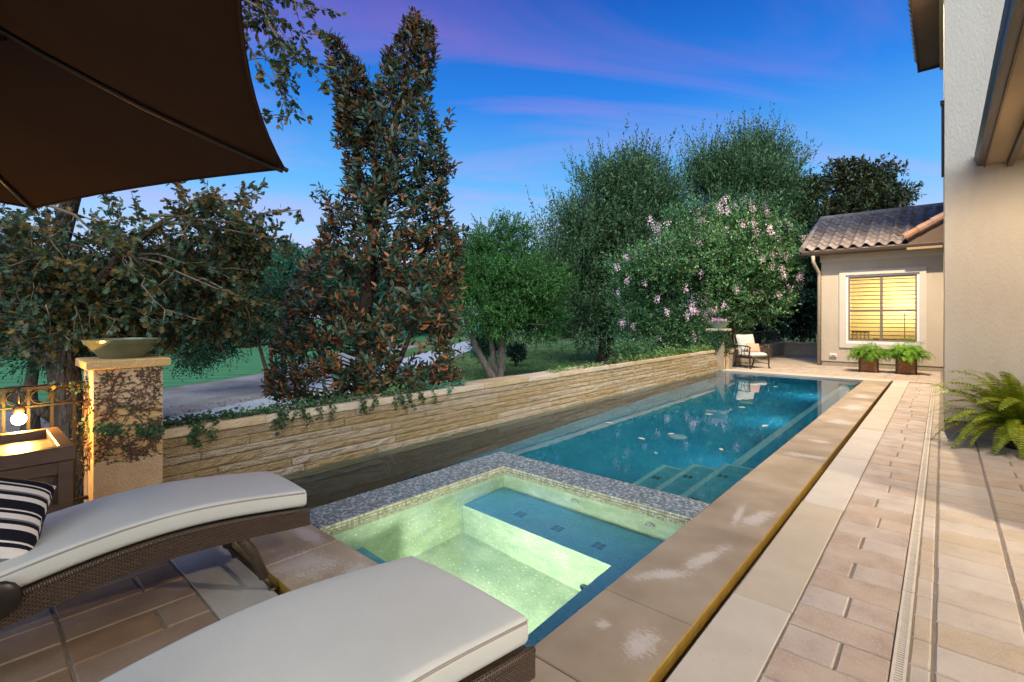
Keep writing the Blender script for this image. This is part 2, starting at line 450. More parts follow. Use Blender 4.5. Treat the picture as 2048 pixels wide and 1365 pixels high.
M['jet'] = plain('jet_fitting', (0.55, 0.58, 0.52), 0.35)
M['mark_blue'] = plain('tile_marker', (0.08, 0.23, 0.30), 0.5)
M['jet_dark'] = plain('dark_fitting', (0.03, 0.06, 0.07), 0.5)
M['petal_pink'] = leafmat('pink_petal', [(0.62, 0.42, 0.54), (0.76, 0.58, 0.68), (0.82, 0.72, 0.80)], 0.6, None, 0.3, 0.2)
M['petal_mauve'] = leafmat('mauve_petal', [(0.42, 0.13, 0.42), (0.60, 0.25, 0.52), (0.70, 0.40, 0.62)], 0.6, None, 0.3, 0.2)
M['petal_white'] = leafmat('white_petal', [(0.60, 0.58, 0.62), (0.75, 0.72, 0.76)], 0.6, None, 0.3, 0.2)
M['leaf_magnolia'] = leafmat('magnolia_leaf', [(0.010, 0.034, 0.020), (0.016, 0.048, 0.026), (0.028, 0.062, 0.028), (0.065, 0.058, 0.018)], 0.36, [(0.07, 0.030, 0.013), (0.34, 0.128, 0.040)], 0.10, 0.35)
M['leaf_oak'] = leafmat('oak_leaf', [(0.018, 0.050, 0.034), (0.026, 0.064, 0.040), (0.034, 0.078, 0.042), (0.046, 0.085, 0.038), (0.065, 0.080, 0.026), (0.12, 0.085, 0.022), (0.20, 0.11, 0.025)], 0.5, None, 0.25)
M['leaf_cedar'] = leafmat('cedar_foliage', [(0.030, 0.100, 0.028), (0.054, 0.155, 0.038), (0.085, 0.205, 0.050)], 0.6, None, 0.2, 0.25)
M['leaf_cedar_dark'] = leafmat('dark_cedar_foliage', [(0.014, 0.040, 0.022), (0.022, 0.06, 0.028), (0.035, 0.085, 0.035)], 0.6, None, 0.2, 0.25)
M['leaf_live_oak'] = leafmat('live_oak_leaf', [(0.045, 0.10, 0.045), (0.078, 0.15, 0.062), (0.13, 0.20, 0.085)], 0.5, None, 0.2, 0.35)
M['leaf_myrtle'] = leafmat('myrtle_leaf', [(0.036, 0.12, 0.052), (0.058, 0.17, 0.066), (0.090, 0.22, 0.085), (0.15, 0.19, 0.07)], 0.42, None, 0.25)
M['leaf_glossy'] = leafmat('glossy_dark_leaf', [(0.020, 0.042, 0.020), (0.036, 0.066, 0.028), (0.075, 0.078, 0.030), (0.12, 0.085, 0.03)], 0.32, None, 0.12, 0.5)
M['leaf_dark'] = leafmat('dark_leaf', [(0.010, 0.032, 0.020), (0.018, 0.048, 0.026), (0.028, 0.062, 0.032)], 0.4, None, 0.15, 0.4)
M['leaf_far'] = leafmat('far_leaf', [(0.034, 0.12, 0.080), (0.050, 0.15, 0.092), (0.075, 0.18, 0.10)], 0.6, None, 0.2, 0.2)
M['leaf_fern'] = leafmat('fern_leaf', [(0.20, 0.30, 0.022), (0.30, 0.38, 0.030), (0.42, 0.42, 0.034)], 0.5, None, 0.35, 0.3)
M['leaf_fern_green'] = leafmat('plume_fern_leaf', [(0.12, 0.30, 0.028), (0.19, 0.40, 0.036), (0.28, 0.46, 0.05)], 0.5, None, 0.35, 0.3)
M['leaf_ivy'] = leafmat('ivy_leaf', [(0.020, 0.055, 0.022), (0.035, 0.085, 0.030), (0.06, 0.12, 0.040)], 0.45, None, 0.2, 0.35)
M['leaf_ivy_light'] = leafmat('light_vine_leaf', [(0.05, 0.12, 0.030), (0.085, 0.17, 0.045), (0.14, 0.19, 0.055)], 0.5, None, 0.25, 0.3)
M['leaf_fallen'] = leafmat('fallen_leaf', [(0.36, 0.30, 0.16), (0.46, 0.46, 0.34), (0.50, 0.52, 0.42)], 0.7, None, 0.1, 0.2)

def coping_mat():
    m, N, L, b, out = nmat('brown_coping_stone')
    geo = N('ShaderNodeNewGeometry')
    n1 = N('ShaderNodeTexNoise'); n1.inputs['Scale'].default_value = 2.4; n1.inputs['Detail'].default_value = 7
    L(geo.outputs['Position'], n1.inputs['Vector'])
    r_ = ramp(N, [(0.3, (0.27, 0.205, 0.135)), (0.5, (0.345, 0.27, 0.185)), (0.72, (0.42, 0.34, 0.245))]); L(n1.outputs[0], r_.inputs[0])
    oi = N('ShaderNodeObjectInfo'); mr = N('ShaderNodeMapRange'); mr.inputs[3].default_value = 0.9; mr.inputs[4].default_value = 1.12
    L(oi.outputs['Random'], mr.inputs[0]); hs = N('ShaderNodeHueSaturation'); L(mr.outputs[0], hs.inputs['Value']); L(r_.outputs[0], hs.inputs['Color'])
    # mineral bloom: a few long soft-edged patches broken up by noise, plus loose specks everywhere
    total = None
    patches = [(-1.02, 3.86, 0.10, 0.30, -14), (-1.14, 3.84, 0.045, 0.36, 8), (-1.08, 3.05, 0.07, 0.34, -12), (-1.20, 2.66, 0.08, 0.24, -40), (-1.02, 2.02, 0.085, 0.19, 4),
               (-1.22, 2.04, 0.05, 0.055, 0), (-1.10, 5.95, 0.26, 0.13, 8), (-1.08, 6.75, 0.15, 0.10, 0), (-1.08, 9.6, 0.24, 0.50, 0), (-1.12, 11.1, 0.23, 0.45, 0), (-1.1, 8.2, 0.25, 0.28, 0),
               (-2.9, 1.35, 0.34, 0.22, 20), (-2.55, 1.50, 0.14, 0.30, 30), (-3.2, 1.55, 0.3, 0.08, 0)]
    for (x, y, sx, sy, a) in patches:
        mp = N('ShaderNodeMapping', vector_type='TEXTURE'); mp.inputs['Location'].default_value = (x, y, 0.02); mp.inputs['Rotation'].default_value = (0, 0, R(a)); mp.inputs['Scale'].default_value = (sx * 1.5, sy * 1.5, 0.4)
        L(geo.outputs['Position'], mp.inputs[0])
        g = N('ShaderNodeTexGradient', gradient_type='SPHERICAL'); L(mp.outputs[0], g.inputs[0])
        if total is None: total = g.outputs['Fac']
        else:
            mx = N('ShaderNodeMath', operation='MAXIMUM'); L(total, mx.inputs[0]); L(g.outputs['Fac'], mx.inputs[1]); total = mx.outputs[0]
    n2 = N('ShaderNodeTexNoise'); n2.inputs['Scale'].default_value = 52; n2.inputs['Detail'].default_value = 12; n2.inputs['Roughness'].default_value = 0.88
    mp2 = N('ShaderNodeMapping'); mp2.inputs['Scale'].default_value = (0.75, 1.2, 1); mp2.inputs['Rotation'].default_value = (0, 0, R(30)); L(geo.outputs['Position'], mp2.inputs[0]); L(mp2.outputs[0], n2.inputs['Vector'])
    n4 = N('ShaderNodeTexNoise'); n4.inputs['Scale'].default_value = 6; n4.inputs['Detail'].default_value = 4; L(geo.outputs['Position'], n4.inputs['Vector'])
    s1 = N('ShaderNodeMath', operation='MULTIPLY_ADD'); L(total, s1.inputs[0]); s1.inputs[1].default_value = 0.40; L(n2.outputs[0], s1.inputs[2])
    s2 = N('ShaderNodeMath', operation='MULTIPLY_ADD'); L(n4.outputs[0], s2.inputs[0]); s2.inputs[1].default_value = 0.30; L(s1.outputs[0], s2.inputs[2])
    k = ramp(N, [(0.84, (0, 0, 0)), (0.96, (1, 1, 1))]); L(s2.outputs[0], k.inputs[0])
    mk = N('ShaderNodeMath', operation='MULTIPLY'); mk.inputs[1].default_value = 0.62; L(k.outputs[0], mk.inputs[0])
    mx = N('ShaderNodeMixRGB'); L(mk.outputs[0], mx.inputs[0]); L(hs.outputs[0], mx.inputs[1]); mx.inputs[2].default_value = (0.60, 0.55, 0.50, 1)
    L(mx.outputs[0], b.inputs['Base Color'])
    bp = N('ShaderNodeBump'); bp.inputs['Strength'].default_value = 0.15; bp.inputs['Distance'].default_value = 0.02
    n3 = N('ShaderNodeTexNoise'); n3.inputs['Scale'].default_value = 130; L(geo.outputs['Position'], n3.inputs['Vector']); L(n3.outputs[0], bp.inputs['Height']); L(bp.outputs[0], b.inputs['Normal'])
    rr = N('ShaderNodeMapRange'); rr.inputs[3].default_value = 0.7; rr.inputs[4].default_value = 0.9; L(n1.outputs[0], rr.inputs[0]); L(rr.outputs[0], b.inputs['Roughness'])
    b.inputs['Specular IOR Level'].default_value = 0.35
    return m
M['coping'] = coping_mat()

def water_mat(name, tint, wave):
    m, N, L, b, out = nmat(name)
    b.inputs['Base Color'].default_value = (*tint, 1)
    b.inputs['Transmission Weight'].default_value = 1.0
    b.inputs['Roughness'].default_value = 0.0
    b.inputs['IOR'].default_value = 1.333
    geo = N('ShaderNodeNewGeometry')
    n1 = N('ShaderNodeTexNoise'); n1.inputs['Scale'].default_value = 3.0; n1.inputs['Detail'].default_value = 3
    L(geo.outputs['Position'], n1.inputs['Vector'])
    bp = N('ShaderNodeBump'); bp.inputs['Strength'].default_value = wave; bp.inputs['Distance'].default_value = 0.02
    L(n1.outputs[0], bp.inputs['Height']); L(bp.outputs[0], b.inputs['Normal'])
    return m
M['water'] = water_mat('pool_water', (0.60, 0.92, 1.0), 0.055)
M['spa_water'] = water_mat('spa_water', (0.86, 0.98, 0.95), 0.12)

def mosaic_mat(name, cols, rough):
    m, N, L, b, out = nmat(name)
    geo = N('ShaderNodeNewGeometry')
    r_ = ramp(N, [(i / (len(cols) - 1), c) for i, c in enumerate(cols)]); r_.color_ramp.interpolation = 'CONSTANT'
    L(geo.outputs['Random Per Island'], r_.inputs[0]); L(r_.outputs[0], b.inputs['Base Color'])
    b.inputs['Roughness'].default_value = rough; b.inputs['Specular IOR Level'].default_value = 0.7
    return m
M['mosaic'] = mosaic_mat('glass_mosaic', [(0.13, 0.17, 0.20), (0.26, 0.31, 0.34), (0.17, 0.17, 0.16), (0.19, 0.27, 0.33), (0.33, 0.36, 0.36), (0.12, 0.16, 0.19), (0.24, 0.235, 0.22), (0.17, 0.24, 0.29), (0.40, 0.44, 0.45), (0.15, 0.19, 0.22), (0.22, 0.28, 0.32)], 0.25)
M['mosaic_in'] = mosaic_mat('waterline_mosaic', [(0.40, 0.39, 0.25), (0.55, 0.55, 0.40), (0.32, 0.33, 0.22), (0.50, 0.47, 0.28), (0.62, 0.63, 0.50), (0.38, 0.40, 0.30)], 0.3)
M['grout'] = plain('mosaic_grout', (0.16, 0.15, 0.14), 0.9)

def stripe_mat():
    m, N, L, b, out = nmat('striped_pillow_fabric')
    tc = N('ShaderNodeTexCoord'); sp = N('ShaderNodeSeparateXYZ'); L(tc.outputs['Object'], sp.inputs[0])
    mu = N('ShaderNodeMath', operation='MULTIPLY'); mu.inputs[1].default_value = 7.2; L(sp.outputs['Y'], mu.inputs[0])
    fr = N('ShaderNodeMath', operation='FRACT'); L(mu.outputs[0], fr.inputs[0])
    k = (0.012, 0.012, 0.018); w = (0.66, 0.62, 0.58); g = (0.16, 0.16, 0.19)
    r_ = ramp(N, [(0.0, k), (0.28, w), (0.44, k), (0.56, g), (0.62, w), (0.80, k), (0.90, w), (0.95, k)])
    r_.color_ramp.interpolation = 'CONSTANT'
    L(fr.outputs[0], r_.inputs[0]); L(r_.outputs[0], b.inputs['Base Color']); b.inputs['Roughness'].default_value = 0.95
    b.inputs['Specular IOR Level'].default_value = 0.1
    nn = N('ShaderNodeTexNoise'); nn.inputs['Scale'].default_value = 260; L(tc.outputs['Object'], nn.inputs['Vector'])
    bp = N('ShaderNodeBump'); bp.inputs['Strength'].default_value = 0.2; bp.inputs['Distance'].default_value = 0.01
    L(nn.outputs[0], bp.inputs['Height']); L(bp.outputs[0], b.inputs['Normal'])
    return m
M['stripes'] = stripe_mat()

def wicker_mat():
    """woven resin: brick pattern in surface units (u along the frame, v across it)"""
    m, N, L, b, out = nmat('woven_wicker')
    uv = N('ShaderNodeUVMap')
    br = N('ShaderNodeTexBrick'); br.offset = 0.5
    br.inputs['Scale'].default_value = 1.0
    br.inputs['Brick Width'].default_value = 0.022; br.inputs['Row Height'].default_value = 0.0085
    br.inputs['Mortar Size'].default_value = 0.0022; br.inputs['Mortar Smooth'].default_value = 0.8
    br.inputs['Color1'].default_value = (0.125, 0.078, 0.048, 1); br.inputs['Color2'].default_value = (0.085, 0.052, 0.034, 1); br.inputs['Mortar'].default_value = (0.012, 0.008, 0.006, 1)
    L(uv.outputs[0], br.inputs['Vector']); L(br.outputs['Color'], b.inputs['Base Color'])
    bp = N('ShaderNodeBump'); bp.inputs['Strength'].default_value = 1.0; bp.inputs['Distance'].default_value = 0.006; bp.invert = True
    L(br.outputs['Fac'], bp.inputs['Height']); L(bp.outputs[0], b.inputs['Normal'])
    b.inputs['Roughness'].default_value = 0.42
    return m
M['wicker'] = wicker_mat()

def fairway_mat():
    m, N, L, b, out = nmat('mown_fairway')
    geo = N('ShaderNodeNewGeometry')
    mp = N('ShaderNodeMapping'); mp.inputs['Rotation'].default_value = (0, 0, R(38)); L(geo.outputs['Position'], mp.inputs[0])
    wv = N('ShaderNodeTexWave'); wv.inputs['Scale'].default_value = 0.26; wv.inputs['Distortion'].default_value = 0.6; wv.inputs['Detail'].default_value = 2
    L(mp.outputs[0], wv.inputs['Vector'])
    n1 = N('ShaderNodeTexNoise'); n1.inputs['Scale'].default_value = 1.2; n1.inputs['Detail'].default_value = 8; L(geo.outputs['Position'], n1.inputs['Vector'])
    ad = N('ShaderNodeMath', operation='MULTIPLY_ADD'); L(wv.outputs['Fac'], ad.inputs[0]); ad.inputs[1].default_value = 0.35; L(n1.outputs[0], ad.inputs[2])
    r_ = ramp(N, [(0.35, (0.055, 0.185, 0.070)), (0.95, (0.10, 0.28, 0.115))]); L(ad.outputs[0], r_.inputs[0]); L(r_.outputs[0], b.inputs['Base Color'])
    b.inputs['Roughness'].default_value = 0.95; b.inputs['Specular IOR Level'].default_value = 0.1
    return m
M['fairway'] = fairway_mat()

# ================================================================== ground beyond the garden wall
ZG = -1.15
DECK = (-5.16, 14.0, -7.0, 26.0)     # the raised garden the ground sheet leaves out
def hole_sheet():
    x0, x1, y0, y1 = DECK
    xs = [-900, -250, -90, -45, -28, -20, -14, -9, x0, x1, 60, 300, 900]
    ys = [-900, -200, -60, y0, 0, 6, 12, 18, y1, 40, 70, 120, 260, 900]
    mb = MB(); idx = {}
    for i, x in enumerate(xs):
        for j, y in enumerate(ys):
            idx[i, j] = len(mb.v); mb.v.append((x, y, ZG))
    for i in range(len(xs) - 1):
        for j in range(len(ys) - 1):
            cx, cy_ = (xs[i] + xs[i + 1]) / 2, (ys[j] + ys[j + 1]) / 2
            if x0 < cx < x1 and y0 < cy_ < y1: continue
            mb.f.append((idx[i, j], idx[i + 1, j], idx[i + 1, j + 1], idx[i, j + 1])); mb.m.append(0)
    return mb
tag(hole_sheet().build('lawn', M['grass_dry']), kind='structure')
def flat_poly(name, pix, z, mat, kind='structure'):
    mb = MB()
    pts = [G(x, y, ZG) if not isinstance(p, Vector) else p for p in pix for (x, y) in [(p[0], p[1])]]
    pts = [Vector((p.x, p.y, z)) for p in pts]
    mb.add(pts, [tuple(range(len(pts)))])
    o = mb.build(name, mat)
    me = o.data
    if me.polygons[0].normal.z < 0: me.flip_normals()
    return tag(o, kind=kind)
def V2(x, y): return Vector((x, y, ZG))
# fairway: beyond a gently curved edge
edge = [G(x, y, ZG) for x, y in ((-420, 905), (-150, 855), (0, 822), (170, 800), (330, 776), (420, 764), (500, 750), (590, 728), (680, 706), (790, 690), (860, 676), (940, 664))]
far = [Vector((-150, 190, ZG)), Vector((-330, 160, ZG)), Vector((-420, 30, ZG)), Vector((-300, -80, ZG)), Vector((-60, -30, ZG))]
mb = MB(); pts = [Vector((p.x, p.y, ZG + 0.004)) for p in edge + far]
mb.add(pts, [tuple(range(len(pts)))])
fw = tag(mb.build('fairway', M['fairway']), kind='structure')
if fw.data.polygons[0].normal.z < 0: fw.data.flip_normals()
# gravel bed between path and fairway
mb = MB(); near = [G(x, y, ZG) for x, y in ((840, 692), (760, 716), (690, 742), (600, 782), (500, 812), (330, 842), (170, 862), (-100, 930), (-420, 1010))]
pts = [Vector((p.x, p.y, ZG + 0.008)) for p in [q + Vector((0.25, 0.1, 0)) for q in edge[:10]] + near]
mb.add(pts, [tuple(range(len(pts)))])
gv = tag(mb.build('gravel_bed', M['gravel']), kind='structure')
if gv.data.polygons[0].normal.z < 0: gv.data.flip_normals()
# concrete cart path
cl = [G(x, y, ZG) for x, y in ((-500, 1075), (-100, 955), (200, 884), (420, 842), (600, 800), (760, 744), (860, 716), (925, 694), (985, 676), (1040, 664), (1085, 655))]
mb = MB(); Lf = []; Rt = []
for i, p in enumerate(cl):
    t = (cl[min(i + 1, len(cl) - 1)] - cl[max(i - 1, 0)]).normalized(); nn = Vector((-t.y, t.x, 0))
    w_ = 1.0 + 0.6 * min(1, i / 8)
    Lf.append(Vector((p.x, p.y, ZG + 0.02)) + nn * w_); Rt.append(Vector((p.x, p.y, ZG + 0.02)) - nn * w_)
for i in range(len(cl) - 1):
    mb.add([Rt[i], Rt[i + 1], Lf[i + 1], Lf[i]], [(0, 1, 2, 3)])
tag(mb.build('cart_path', M['concrete']), kind='structure')

# ================================================================== the raised garden: deck slab, pool, spa
XW, XP, XC, XS, XD0, XD1 = -4.75, -1.38, -0.891, -0.573, -0.166, -0.112    # wall foot, pool edge, coping edge, strip edge, drain
YN0, YN1, YN2, YF = 0.85, 1.17, 1.66, 14.0                                  # near strip, near coping, spa edge, far pool edge
XM, XI, YI, YM = -3.64, -3.27, 3.57, 3.93                                   # spa mosaic rim (outer x, inner x, inner y, outer y)
SLOT = 0.032
deck = MB()
zt = -0.007                       # top of bedding between the pavers
def dbox(x0, x1, y0, y1, top=zt): deck.box(x0, x1, y0, y1, -1.4, top)
dbox(XC + SLOT, 14.0, -7.0, 26.0)
dbox(DECK[0], XC + SLOT, -7.0, YN1 - SLOT)
dbox(DECK[0], XC + SLOT, YF + 0.49, 26.0)
deck_o = tag(deck.build('deck', M['mortar']), kind='structure')
slot = MB()
slot.box(XC - 0.001, XC + SLOT, YN1 - SLOT, YF + 0.49, -1.4, -0.10)
slot.box(DECK[0] + 0.4, XC - 0.001, YN1 - SLOT, YN1, -1.4, -0.10)
slot_o = tag(slot.build('overflow_slot', M['dark_gap']), kind='structure')

_pav = {}
def chamfer(name, lx, ly, lz, c, mats):
    """paver-like block, top at z=0, slightly worn edges"""
    key = (name, round(lx, 3), round(ly, 3), round(lz, 3))
    if key not in _pav:
        mb = MB(); x, y = lx / 2, ly / 2
        r0 = [(-x, -y, -lz), (x, -y, -lz), (x, y, -lz), (-x, y, -lz)]
        r1 = [(-x, -y, -c), (x, -y, -c), (x, y, -c), (-x, y, -c)]
        r2 = [(-x + c, -y + c, 0), (x - c, -y + c, 0), (x - c, y - c, 0), (-x + c, y - c, 0)]
        fs = [(0, 1, 5, 4), (1, 2, 6, 5), (2, 3, 7, 6), (3, 0, 4, 7), (4, 5, 9, 8), (5, 6, 10, 9), (6, 7, 11, 10), (7, 4, 8, 11), (8, 9, 10, 11)]
        mb.add(r0 + r1 + r2, fs)
        if isinstance(mats, (list, tuple)) and len(mats) == 2: mb.m[1] = 1     # outer side face carries the second material
        _pav[key] = mb.mesh(name, mats)
    return _pav[key]
def paver(x0, x1, y0, y1, mat, parent=None, gap=0.009, name='paver', c=0.007, z=0.0, lz=0.06, jit=0.0015):
    g = gap / 2
    q = lambda v: round(v / 0.005) * 0.005
    lx, ly = q(x1 - x0 - gap), q(y1 - y0 - gap)
    me = chamfer(name + '_' + (mat.name if not isinstance(mat, (list, tuple)) else mat[0].name), lx, ly, lz, c, mat)
    return link(name, me, parent or deck_o, ((x0 + x1) / 2 + rnd.uniform(-1, 1) * jit, (y0 + y1) / 2 + rnd.uniform(-1, 1) * jit, z + rnd.uniform(-1, 1) * jit),
                (rnd.uniform(-1, 1) * 0.003, rnd.uniform(-1, 1) * 0.003, rnd.uniform(-1, 1) * 0.004))
P = 0.232
walk = tag(bpy.data.objects.new('walkway', None), kind='structure'); COL.objects.link(walk)
court = tag(bpy.data.objects.new('patio_paving', None), kind='structure'); COL.objects.link(court)
terr = tag(bpy.data.objects.new('lounge_terrace', None), kind='structure'); COL.objects.link(terr)
# walkway between strip and drain, rows across the walk
y = 1.40 - 0.10
k = 0
while y < 14.2:
    if k % 2 == 0: paver(XS, XD0, y, y + P, M['paver'], walk)
    else:
        s = XS + (XD0 - XS) * rnd.choice((0.42, 0.5, 0.55))
        paver(XS, s, y, y + P, M['paver'], walk); paver(s, XD0, y, y + P, M['paver'], walk)
    y += P; k += 1
# right of the drain: narrow column, broad column, then staggered field
y = 1.3; k = 0
while y < 14.2:
    if y < 8.4 or True:
        paver(XD1, -0.035, y + 0.03, y + P + 0.03, M['paver_tan'], court, jit=0.001)
    if y < 8.35:
        paver(-0.030, 0.295, y + 0.03, y + P + 0.03, M['paver_tan'], court)
        a = 0.30 if k % 2 else 0.30
        if y > 2.2:
            w1 = 0.42 if k % 2 else 0.22
            paver(0.30, 0.30 + w1, y + 0.11, y + P + 0.11, M['paver_tan'], court)
            paver(0.30 + w1, 1.14, y + 0.11, y + P + 0.11, M['paver_tan'], court)
    y += P; k += 1
# far end: single field of long pavers seen almost edge-on
y = 14.56; k = 0
while y < 17.7:
    x = -4.55 + (0.2 if k % 2 else 0)
    while x < -0.1 and y < 17.6:
        paver(x, min(x + 0.41, -0.02), y, y + 0.24, M['paver'], walk)
        x += 0.41
    y += 0.24; k += 1
mb = MB(); mb.box(-4.72, -2.9, 17.7, 21.8, -0.05, 0.0)
tag(mb.build('side_terrace', M['paver_tan']), kind='structure')
# lounge terrace: rows run along y
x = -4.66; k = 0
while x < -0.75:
    if k % 2 == 0: paver(x, x + P, 0.31, YN0, M['paver_brown'], terr)
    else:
        paver(x, x + P, 0.31, 0.655, M['paver_brown'], terr); paver(x, x + P, 0.655, YN0, M['paver_brown'], terr)
    if k % 2 == 1: paver(x, x + P, -0.20, 0.31, M['paver_brown'], terr)
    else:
        paver(x, x + P, 0.06, 0.31, M['paver_brown'], terr); paver(x, x + P, -0.20, 0.06, M['paver_brown'], terr)
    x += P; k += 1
# the same paving carried on behind and beside the camera, joined
def paving_field(name, x0, x1, y0, y1, lx, ly, mat):
    mb = MB(); r_ = 0; y = y0; c = .007; g = .0045
    while y < y1 - .02:
        x = x0 - (lx / 2 if r_ % 2 else 0)
        ye = min(y + ly, y1)
        while x < x1 - .02:
            a, b, d, e = max(x, x0) + g, min(x + lx, x1) - g, y + g, ye - g
            if b - a > .03 and e - d > .03:
                z = rnd.uniform(-1, 1) * .001
                V = [(a, d, -.03), (b, d, -.03), (b, e, -.03), (a, e, -.03), (a, d, z - c), (b, d, z - c), (b, e, z - c), (a, e, z - c), (a + c, d + c, z), (b - c, d + c, z), (b - c, e - c, z), (a + c, e - c, z)]
                mb.add(V, [(0, 1, 5, 4), (1, 2, 6, 5), (2, 3, 7, 6), (3, 0, 4, 7), (4, 5, 9, 8), (5, 6, 10, 9), (6, 7, 11, 10), (7, 4, 8, 11), (8, 9, 10, 11)])
            x += lx
        y += ly; r_ += 1
    o = mb.build(name, mat, court); o['kind'] = 'stuff'
paving_field('paving_slabs', 1.145, 6.5, 2.2, 8.44, .42, P, M['paver_tan'])
paving_field('paving_slabs', -.105, 6.5, -4.0, 1.32, .42, P, M['paver_tan'])
paving_field('paving_slabs', .305, 6.5, 1.32, 2.2, .42, .22, M['paver_tan'])
paving_field('paving_slabs', XS + .004, XD0, -4.0, 1.29, .40, P, M['paver'])
paving_field('paving_slabs', -4.66, XS - .004, -4.0, -.205, .41, P, M['paver_brown'])
# pale limestone strips
strip = tag(bpy.data.objects.new('border_strip', None), kind='structure'); COL.objects.link(strip)
yy = [0.85, 1.05 + 0.0, 2.79, 4.53, 6.27, 8.01, 9.75, 11.49, 13.23, 14.5]
for a, b_ in zip(yy[1:-1], yy[2:]): paver(XC + SLOT, XS, a, b_, M['limestone'], strip, 0.006, 'strip_stone', 0.004, 0.0, 0.07, 0.0005)
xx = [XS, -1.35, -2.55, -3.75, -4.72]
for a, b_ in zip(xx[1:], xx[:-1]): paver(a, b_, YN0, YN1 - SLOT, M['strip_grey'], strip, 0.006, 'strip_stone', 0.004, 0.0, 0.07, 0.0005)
xx = [-4.60, -3.1, -1.7, -0.57]
for a, b_ in zip(xx[:-1], xx[1:]): paver(a, b_, 14.16 + 0.30, 14.16 + 0.40, M['limestone'], strip, 0.006, 'strip_stone', 0.004, 0.0, 0.07, 0.0005)
# coping round the pool; the outer side face is algae stained
cop = tag(bpy.data.objects.new('pool_coping', None), kind='structure'); COL.objects.link(cop)
ZC = 0.022
def coping(x0, x1, y0, y1, side):
    g = 0.003
    mb = MB(); c = 0.006; lz = 0.09
    x, y_ = (x1 - x0) / 2 - g, (y1 - y0) / 2 - g
    r0 = [(-x, -y_, -lz), (x, -y_, -lz), (x, y_, -lz), (-x, y_, -lz)]
    r1 = [(a, b, -c) for a, b, _ in r0]
    r2 = [(a - math.copysign(c, a), b - math.copysign(c, b), 0) for a, b, _ in r0]
    fs = [(0, 1, 5, 4), (1, 2, 6, 5), (2, 3, 7, 6), (3, 0, 4, 7), (4, 5, 9, 8), (5, 6, 10, 9), (6, 7, 11, 10), (7, 4, 8, 11), (8, 9, 10, 11)]
    mb.add(r0 + r1 + r2, fs); mb.m[side] = 1; mb.m[side + 4] = 1
    return link('coping_stone', mb.mesh('coping_stone', [M['coping'], M['ochre_side']]), cop, ((x0 + x1) / 2, (y0 + y1) / 2, ZC + rnd.uniform(-1, 1) * 0.0015), (rnd.uniform(-1, 1) * 0.002, rnd.uniform(-1, 1) * 0.002, 0))
yj = [YN2, 2.32, 3.49, 4.66, 5.83, 7.0, 8.17, 9.34, 10.51, 11.68, 12.85, YF]
for a, b_ in zip(yj[:-1], yj[1:]): coping(XP, XC, a, b_, 1)
xj = [XC, XP, -2.2, -3.0, -3.85, XW + 0.05]
for a, b_ in zip(xj[1:], xj[:-1]): coping(a, b_, YN1, YN2, 0)
xj = [XC, -2.05, -3.25, -4.60]
for a, b_ in zip(xj[1:], xj[:-1]): paver(a, b_, YF, YF + 0.45, M['limestone'], cop, 0.005, 'coping_stone', 0.005, ZC, 0.09, 0.0004)

# pool shell
ZW = -0.022
FLOOR = -1.32
def quad(mb, a, b, c, d, mi=0): mb.add([a, b, c, d], [(0, 1, 2, 3)], mi)
pool = MB()
quad(pool, (XW - .3, YN2, FLOOR), (XP, YN2, FLOOR), (XP, YF, FLOOR), (XW - .3, YF, FLOOR))
quad(pool, (XP, YN2, FLOOR), (XP, YF, FLOOR), (XP, YF, -0.06), (XP, YN2, -0.06))
quad(pool, (XW - .3, YF, FLOOR), (XP, YF, FLOOR), (XP, YF, -0.06), (XW - .3, YF, -0.06))
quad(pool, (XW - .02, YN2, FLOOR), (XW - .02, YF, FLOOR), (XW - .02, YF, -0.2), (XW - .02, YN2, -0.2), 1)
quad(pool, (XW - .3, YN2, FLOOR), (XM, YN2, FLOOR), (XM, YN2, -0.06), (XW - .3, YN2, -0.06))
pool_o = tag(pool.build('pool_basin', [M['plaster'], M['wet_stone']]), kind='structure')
pb = MB(); pb.box(XP - 0.36, XP - 0.002, 5.62, YF - 0.35, FLOOR, -0.36, 0.01); lo_ = pb.build('bench_ledge', M['plaster'], pool_o)
pb = MB(); pb.box(XP - 0.362, XP - 0.27, 5.618, YF - 0.352, -.40, -0.356); pb.build('ledge_edge', M['step_edge'], lo_)
for i, (a, zb) in enumerate(((0.42, -0.36), (0.78, -0.62), (1.14, -0.88))):
    pb = MB(); pb.box(XP - a, XP - 0.003 - (0 if i == 0 else a - 0.36), YM + 0.03, 5.60, FLOOR, zb, 0.012)
    so_ = pb.build('pool_step', M['step_plaster'], pool_o)
    pb = MB(); pb.box(XP - a - .002, XP - a + .055, YM + 0.03, 5.602, zb - .05, zb + .003); pb.box(XP - a + .055, XP - .36 if i else XP - .01, 5.55, 5.602, zb - .05, zb + .003); pb.build('step_edge', M['step_edge'], so_)
def stepmark(x, y, z):
    mb = MB()
    for i in range(2):
        for j in range(3): mb.box(x - .045 + i * .05, x - .005 + i * .05, y - .045 + j * .032, y - .022 + j * .032, z, z + .004)
    return mb
for a, zb in ((0.30, -0.36), (0.66, -0.62), (1.02, -0.88)):
    for yy_ in (4.35, 5.15): stepmark(XP - a, yy_, zb).build('step_marker', M['jet_dark'], pool_o)
for (x, y) in ((-3.05, 7.3), (-3.0, 10.6)):
    mb = MB(); mb.lathe([(0, .03), (0.10, .03), (0.13, .012), (0.135, 0)], 24, (x, y, FLOOR)); mb.torus((x, y, FLOOR + .03), .075, .012, 'z')
    mb.build('main_drain', M['jet'], pool_o)
w = MB(); quad(w, (XW - .3, YN2 - .02, ZW), (XM + .004, YN2 - .02, ZW), (XM + .004, YM - .004, ZW), (XW - .3, YM - .004, ZW))
quad(w, (XW - .3, YM - .004, ZW), (XP + .01, YM - .004, ZW), (XP + .01, YF + .01, ZW), (XW - .3, YF + .01, ZW))
